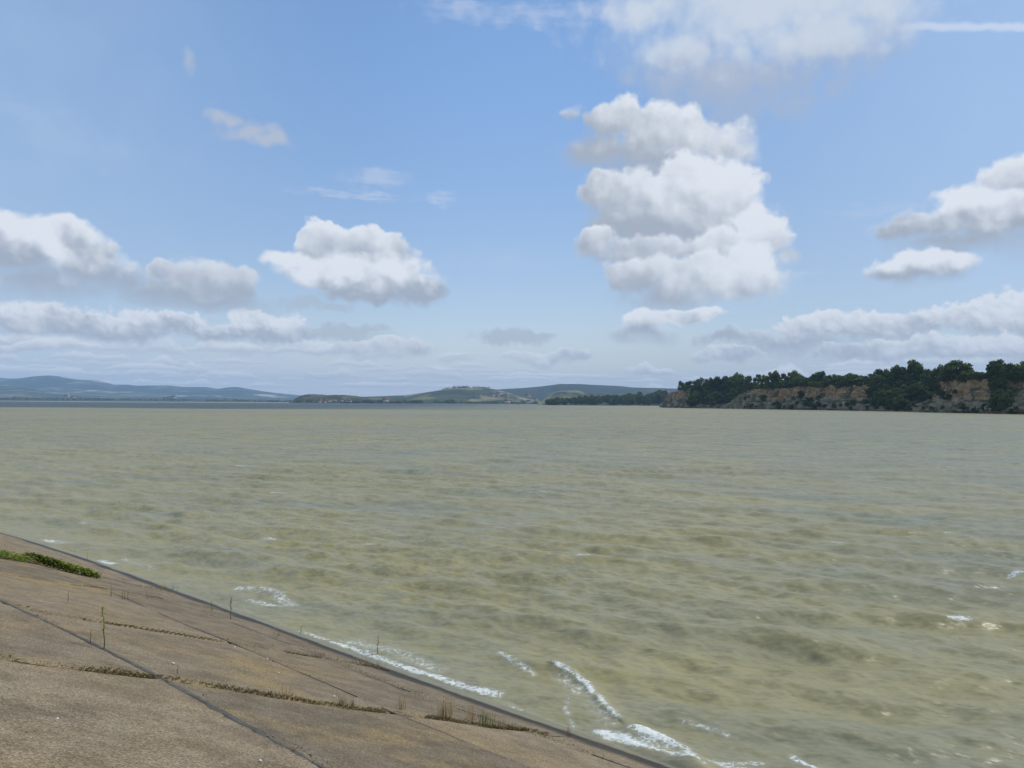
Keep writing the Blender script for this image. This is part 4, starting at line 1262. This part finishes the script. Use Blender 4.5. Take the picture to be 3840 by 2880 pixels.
hill('wooded_hill', [z3(-400, 300), z3(100, 275), z3(420, 247), z3(520, 241), z3(650, 234), z3(800, 221), z3(900, 209), z3(980, 197), z3(1150, 197), z3(1300, 206), z3(1550, 217), z3(1650, 229), z3(1980, 238), z3(2300, 250), z3(2800, 262), (3400, 1470), (4300, 1480)],
     5600, 3900, m_hw, 'rounded blue green wooded hill behind the lake end', .10)
hill('field_hill', [z2(700, 352), z2(1000, 338), z2(1200, 333), z2(1500, 318), z2(1700, 290), z2(1850, 264), z2(2000, 251), z3(60, 235), z3(200, 231), z3(330, 238), z3(450, 256), z3(560, 290), z3(700, 335), z3(860, 362), z3(1000, 375)],
     3900, 3050, m_hf, 'pale green field hill with hedges at the lake end', .06)
hill('meadow_hill', [z3(780, 372), z3(840, 330), z3(890, 292), z3(960, 263), z3(1150, 256), z3(1230, 280), z3(1500, 290), z3(1800, 285), z3(2100, 270), z3(2600, 260)],
     3000, 2300, m_hf, 'grassy knoll rising behind the dark shore wood', .06)
hill('low_headland', [z2(330, 384), z2(370, 372), z2(400, 345), z2(450, 322), z2(500, 313), z2(620, 313), z2(700, 322), z2(800, 316), z2(950, 324), z2(1050, 338), z2(1200, 352), z2(1500, 368), z2(1750, 380)],
     2700, 2450, m_low, 'low dark headland reaching into the lake', .12, jag=2.2)
# land under the shore wood
hill('wooded_shore', [z3(830, 384), z3(880, 350), z3(1000, 340), z3(1300, 345), z3(1600, 340), z3(1900, 330), z3(2000, 300), z3(2400, 300)], 2050, 1700, m_low, 'low bank under the dark shore wood', .1)

# trees of the shore wood
LABW = 'dark tree in the wood at the end of the lake, left of the cliffs'
for i in range(150):
    q = rng.random(); x = 2052 + 440 * q
    f_ = rng.random()
    Yt = 1980 - 230 * f_
    P = at_depth(x, 1510, Yt); base_z = max(at_depth(x, np.interp(x, [2052, 2100, 2480], [1506, 1500, 1494]), 2050)[2] * sstep(1700, 2050, Yt), 0)
    ytop = np.interp(x, [2050, 2070, 2150, 2250, 2330, 2400, 2440, 2490], [1500, 1492, 1486, 1480, 1478, 1470, 1466, 1462]) + rng.uniform(-3, 5)
    top_z = at_depth(x, ytop, Yt)[2]
    h = np.clip((top_z - base_z) * (1 - .35 * f_), 9, 34) * rng.uniform(.85, 1.05)
    tree('oak', (P[0], Yt, base_z - .5), h, max(h * .9, 15), LABW, 'tree', 'trees of the wood at the lake end')

# belts of small trees along the feet of the far hills and along ridges: far-off woods
def belt(name, pts, n_, hgt, label, wob=3, mat=m_crown, spread=60):
    C_ = []; 
    pts = np.array(pts, float)
    for i in range(n_):
        s_ = rng.random() * (len(pts) - 1); k = int(s_); f_ = s_ - k
        x, y, Yt = pts[k] * (1 - f_) + pts[k + 1] * f_
        Yt += rng.uniform(0, spread)
        P = at_depth(x, y, Yt); h = hgt * rng.uniform(.5, 1.2) * (.4 + 1.1 * float(fbm(x * .06, 3, 0, 3)))
        m_ = 26
        d_ = rng.normal(size=(m_, 3)) * [h * .36, h * .36, h * .28]
        C_.append(np.array([P[0], P[1], max(P[2] - 2, 0) + h * .42]) + d_)
    C_ = np.concatenate(C_)
    V3, fc = flecks(C_, hgt * .22)
    o = build(name, V3, fc, mat, attrs={'rnd': rng.random(len(fc)) * .6})
    tag(o, label, 'wood', kind='stuff')


belt('shore_wood', [z2(1560, 398) + (3040,), z2(1900, 400) + (3040,), z3(0, 378) + (3040,), z3(400, 380) + (3040,), z3(870, 381) + (3040,)], 230, 13, 'dark belt of trees along the water below the field hill')
belt('shore_wood', [z2(900, 396) + (2460,), z2(1200, 398) + (2480,), z2(1500, 399) + (2500,), z2(1640, 400) + (2520,)], 110, 11, 'dark bushes along the water right of the headland village')
belt('hedge', [z2(1850, 266) + (3890,), z2(2000, 252) + (3890,)], 16, 13, 'short row of trees on the left skyline of the field hill', spread=15)
belt('hedge', [z3(40, 237) + (3890,), z3(130, 235) + (3890,), z3(260, 235) + (3890,), z3(330, 240) + (3890,)], 42, 14, 'row of trees along the top of the field hill', spread=15)
belt('scrub', [z2(380, 392) + (2460,), z2(600, 388) + (2470,), z2(760, 360) + (2560,), z2(950, 366) + (2560,)], 120, 9, 'dark scrub covering the low headland', spread=120)
belt('shore_wood', [z1(0, 348) + (4420,), z1(420, 348) + (4420,), z1(900, 352) + (4420,), z1(1700, 360) + (4420,), z1(2212, 366) + (4420,), z2(350, 384) + (4420,)], 220, 14, 'thin dark line of trees along the far left shore', spread=120)

# ------------------------------------------------------------------ villages
m_wall, t, bs = material('house_wall')
oi = t.n.new('ShaderNodeObjectInfo').outputs['Random']
t.put(bs.inputs['Base Color'], t.ramp(oi, [(0, (.48, .46, .43)), (.5, (.40, .36, .30)), (.8, (.45, .41, .36)), (1, (.60, .59, .57))])); bs.inputs['Roughness'].default_value = .9
m_roof, t, bs = material('house_roof')
oi = t.n.new('ShaderNodeObjectInfo').outputs['Random']
t.put(bs.inputs['Base Color'], t.ramp(oi, [(0, (.20, .09, .06)), (.6, (.16, .10, .08)), (1, (.12, .11, .11))])); bs.inputs['Roughness'].default_value = .9


def box(x0, x1, y0, y1, z0, z1_):
    V3 = np.array([(x, y, z) for z in (z0, z1_) for y in (y0, y1) for x in (x0, x1)], float)
    return V3, np.array([[0, 2, 3, 1], [4, 5, 7, 6], [0, 1, 5, 4], [2, 6, 7, 3], [0, 4, 6, 2], [1, 3, 7, 5]])


def gable(l, wd, z0, rise, over=.4):
    L_, W_ = l / 2 + over, wd / 2 + over
    V3 = np.array([(-L_, -W_, z0), (L_, -W_, z0), (L_, W_, z0), (-L_, W_, z0), (-L_, 0, z0 + rise), (L_, 0, z0 + rise)], float)
    return V3, [np.array([[0, 1, 5, 4], [2, 3, 4, 5], [0, 3, 2, 1]]), np.array([[0, 4, 3], [1, 2, 5]])]


house0 = empty('house', (0, 0, -50))
V3, fc = box(-6, 6, -4, 4, -2, 5.0); build('wall', V3, fc, m_wall, house0)
V3, fc = gable(12, 8, 5.003, 4.2); build('roof', V3, fc, m_roof, house0)
hused = [False]


def house(P, s_, lab, group, rz=0):
    o = house0 if not hused[0] else copy_tree(house0)
    hused[0] = True
    o.location = P; o.scale = (s_, s_, s_); o.rotation_euler = (0, 0, rz)
    tag(o, lab, 'house', group)


for i in range(24):
    zx = rng.uniform(560, 930); zy = rng.uniform(366, 396)
    Yt = np.interp(zy, [366, 396], [2600, 2440])
    house(at_depth(*z2(zx, zy), Yt), rng.uniform(.65, .95), 'small pale house in the village on the low dark headland', 'houses on the low headland', rng.uniform(-.5, .5))
for i in range(14):
    zx = rng.uniform(230, 520); zy = rng.uniform(290, 325)
    Yt = np.interp(zy, [285, 330], [3560, 3330])
    house(at_depth(*z3(zx, zy), Yt), rng.uniform(.9, 1.3), 'tiny pale house on the right flank of the field hill', 'houses on the field hill', rng.uniform(-.5, .5))
for (zx, zy, s_, lab) in [(500, 372, 1.7, 'white building at the water below the field hill'), (700, 372, 1.4, 'small white building at the water right of its white neighbour'), (690, 322, 1.6, 'long pale building in the valley left of the knoll'), (760, 352, 1.2, 'pale house in the valley just left of the shore wood')]:
    house(at_depth(*z3(zx, zy), 3025), s_, lab, 'white buildings in the valley', .1)
house(at_depth(*z2(1280, 388), 2440), 1.5, 'single white building among bushes right of the headland village', 'houses on the low headland', .1)
for i in range(12):
    zx = rng.uniform(470, 620); zy = rng.uniform(330, 350)
    house(at_depth(*z1(zx, zy), 4700), rng.uniform(1, 1.8), 'tiny pale house in the far left lakeside village', 'houses in the far left village', rng.uniform(-.5, .5))
for i in range(9):
    zx = rng.uniform(1330, 1460); zy = rng.uniform(340, 352)
    house(at_depth(*z1(zx, zy), 4650), rng.uniform(1, 2.0), 'tiny pale house in the second far lakeside village', 'houses in the second far village', rng.uniform(-.5, .5))
ch = empty('church', at_depth(*z1(553, 348), 4680))
V3, fc = box(-14, 6, -6, 6, -3, 10); build('nave', V3, fc, m_wall, ch)
V3, fc = box(6.01, 14, -4, 4, -3, 24); build('tower', V3, fc, m_wall, ch)
V3 = np.array([(6, -4, 24.01), (14, -4, 24.01), (14, 4, 24.01), (6, 4, 24.01), (10, 0, 40)], float)
build('spire', V3, [np.array([[0, 1, 4], [1, 2, 4], [2, 3, 4], [3, 0, 4]]), np.array([[3, 2, 1, 0]])], m_wall, ch)
V3, fc = gable(20, 12, 10.01, 5); V3[:, 0] -= 4; V3[:, 0] = np.minimum(V3[:, 0], 5.98); build('roof', V3, fc, m_roof, ch)
tag(ch, 'white church with a pointed spire in the far left village', 'church')

# ------------------------------------------------------------------ the air
hb = bpy.data.meshes.new('haze')
V3, fc = box(-14000, 14000, -1500, 12600, -5, 380)
hz_o = build('haze', V3, fc, bpy.data.materials.new('haze_air'))
hm = hz_o.data.materials[0]; hm.use_nodes = True
ht = NT(hm.node_tree)
hm.node_tree.nodes.remove(hm.node_tree.nodes['Principled BSDF'])
pv = ht.n.new('ShaderNodeVolumePrincipled')
pv.inputs['Color'].default_value = (.46, .69, 1.0, 1); pv.inputs['Density'].default_value = 6.5e-5; pv.inputs['Anisotropy'].default_value = 0.0
ht.l.new(pv.outputs[0], hm.node_tree.nodes['Material Output'].inputs['Volume'])
tag(hz_o, 'pale blue haze filling the air over the lake', 'haze', kind='stuff')

# prototypes never placed are removed
for k, lst in PROTO.items():
    for pr in lst:
        if not pr[3]:
            for c_ in list(pr[0].children): bpy.data.objects.remove(c_)
            bpy.data.objects.remove(pr[0])
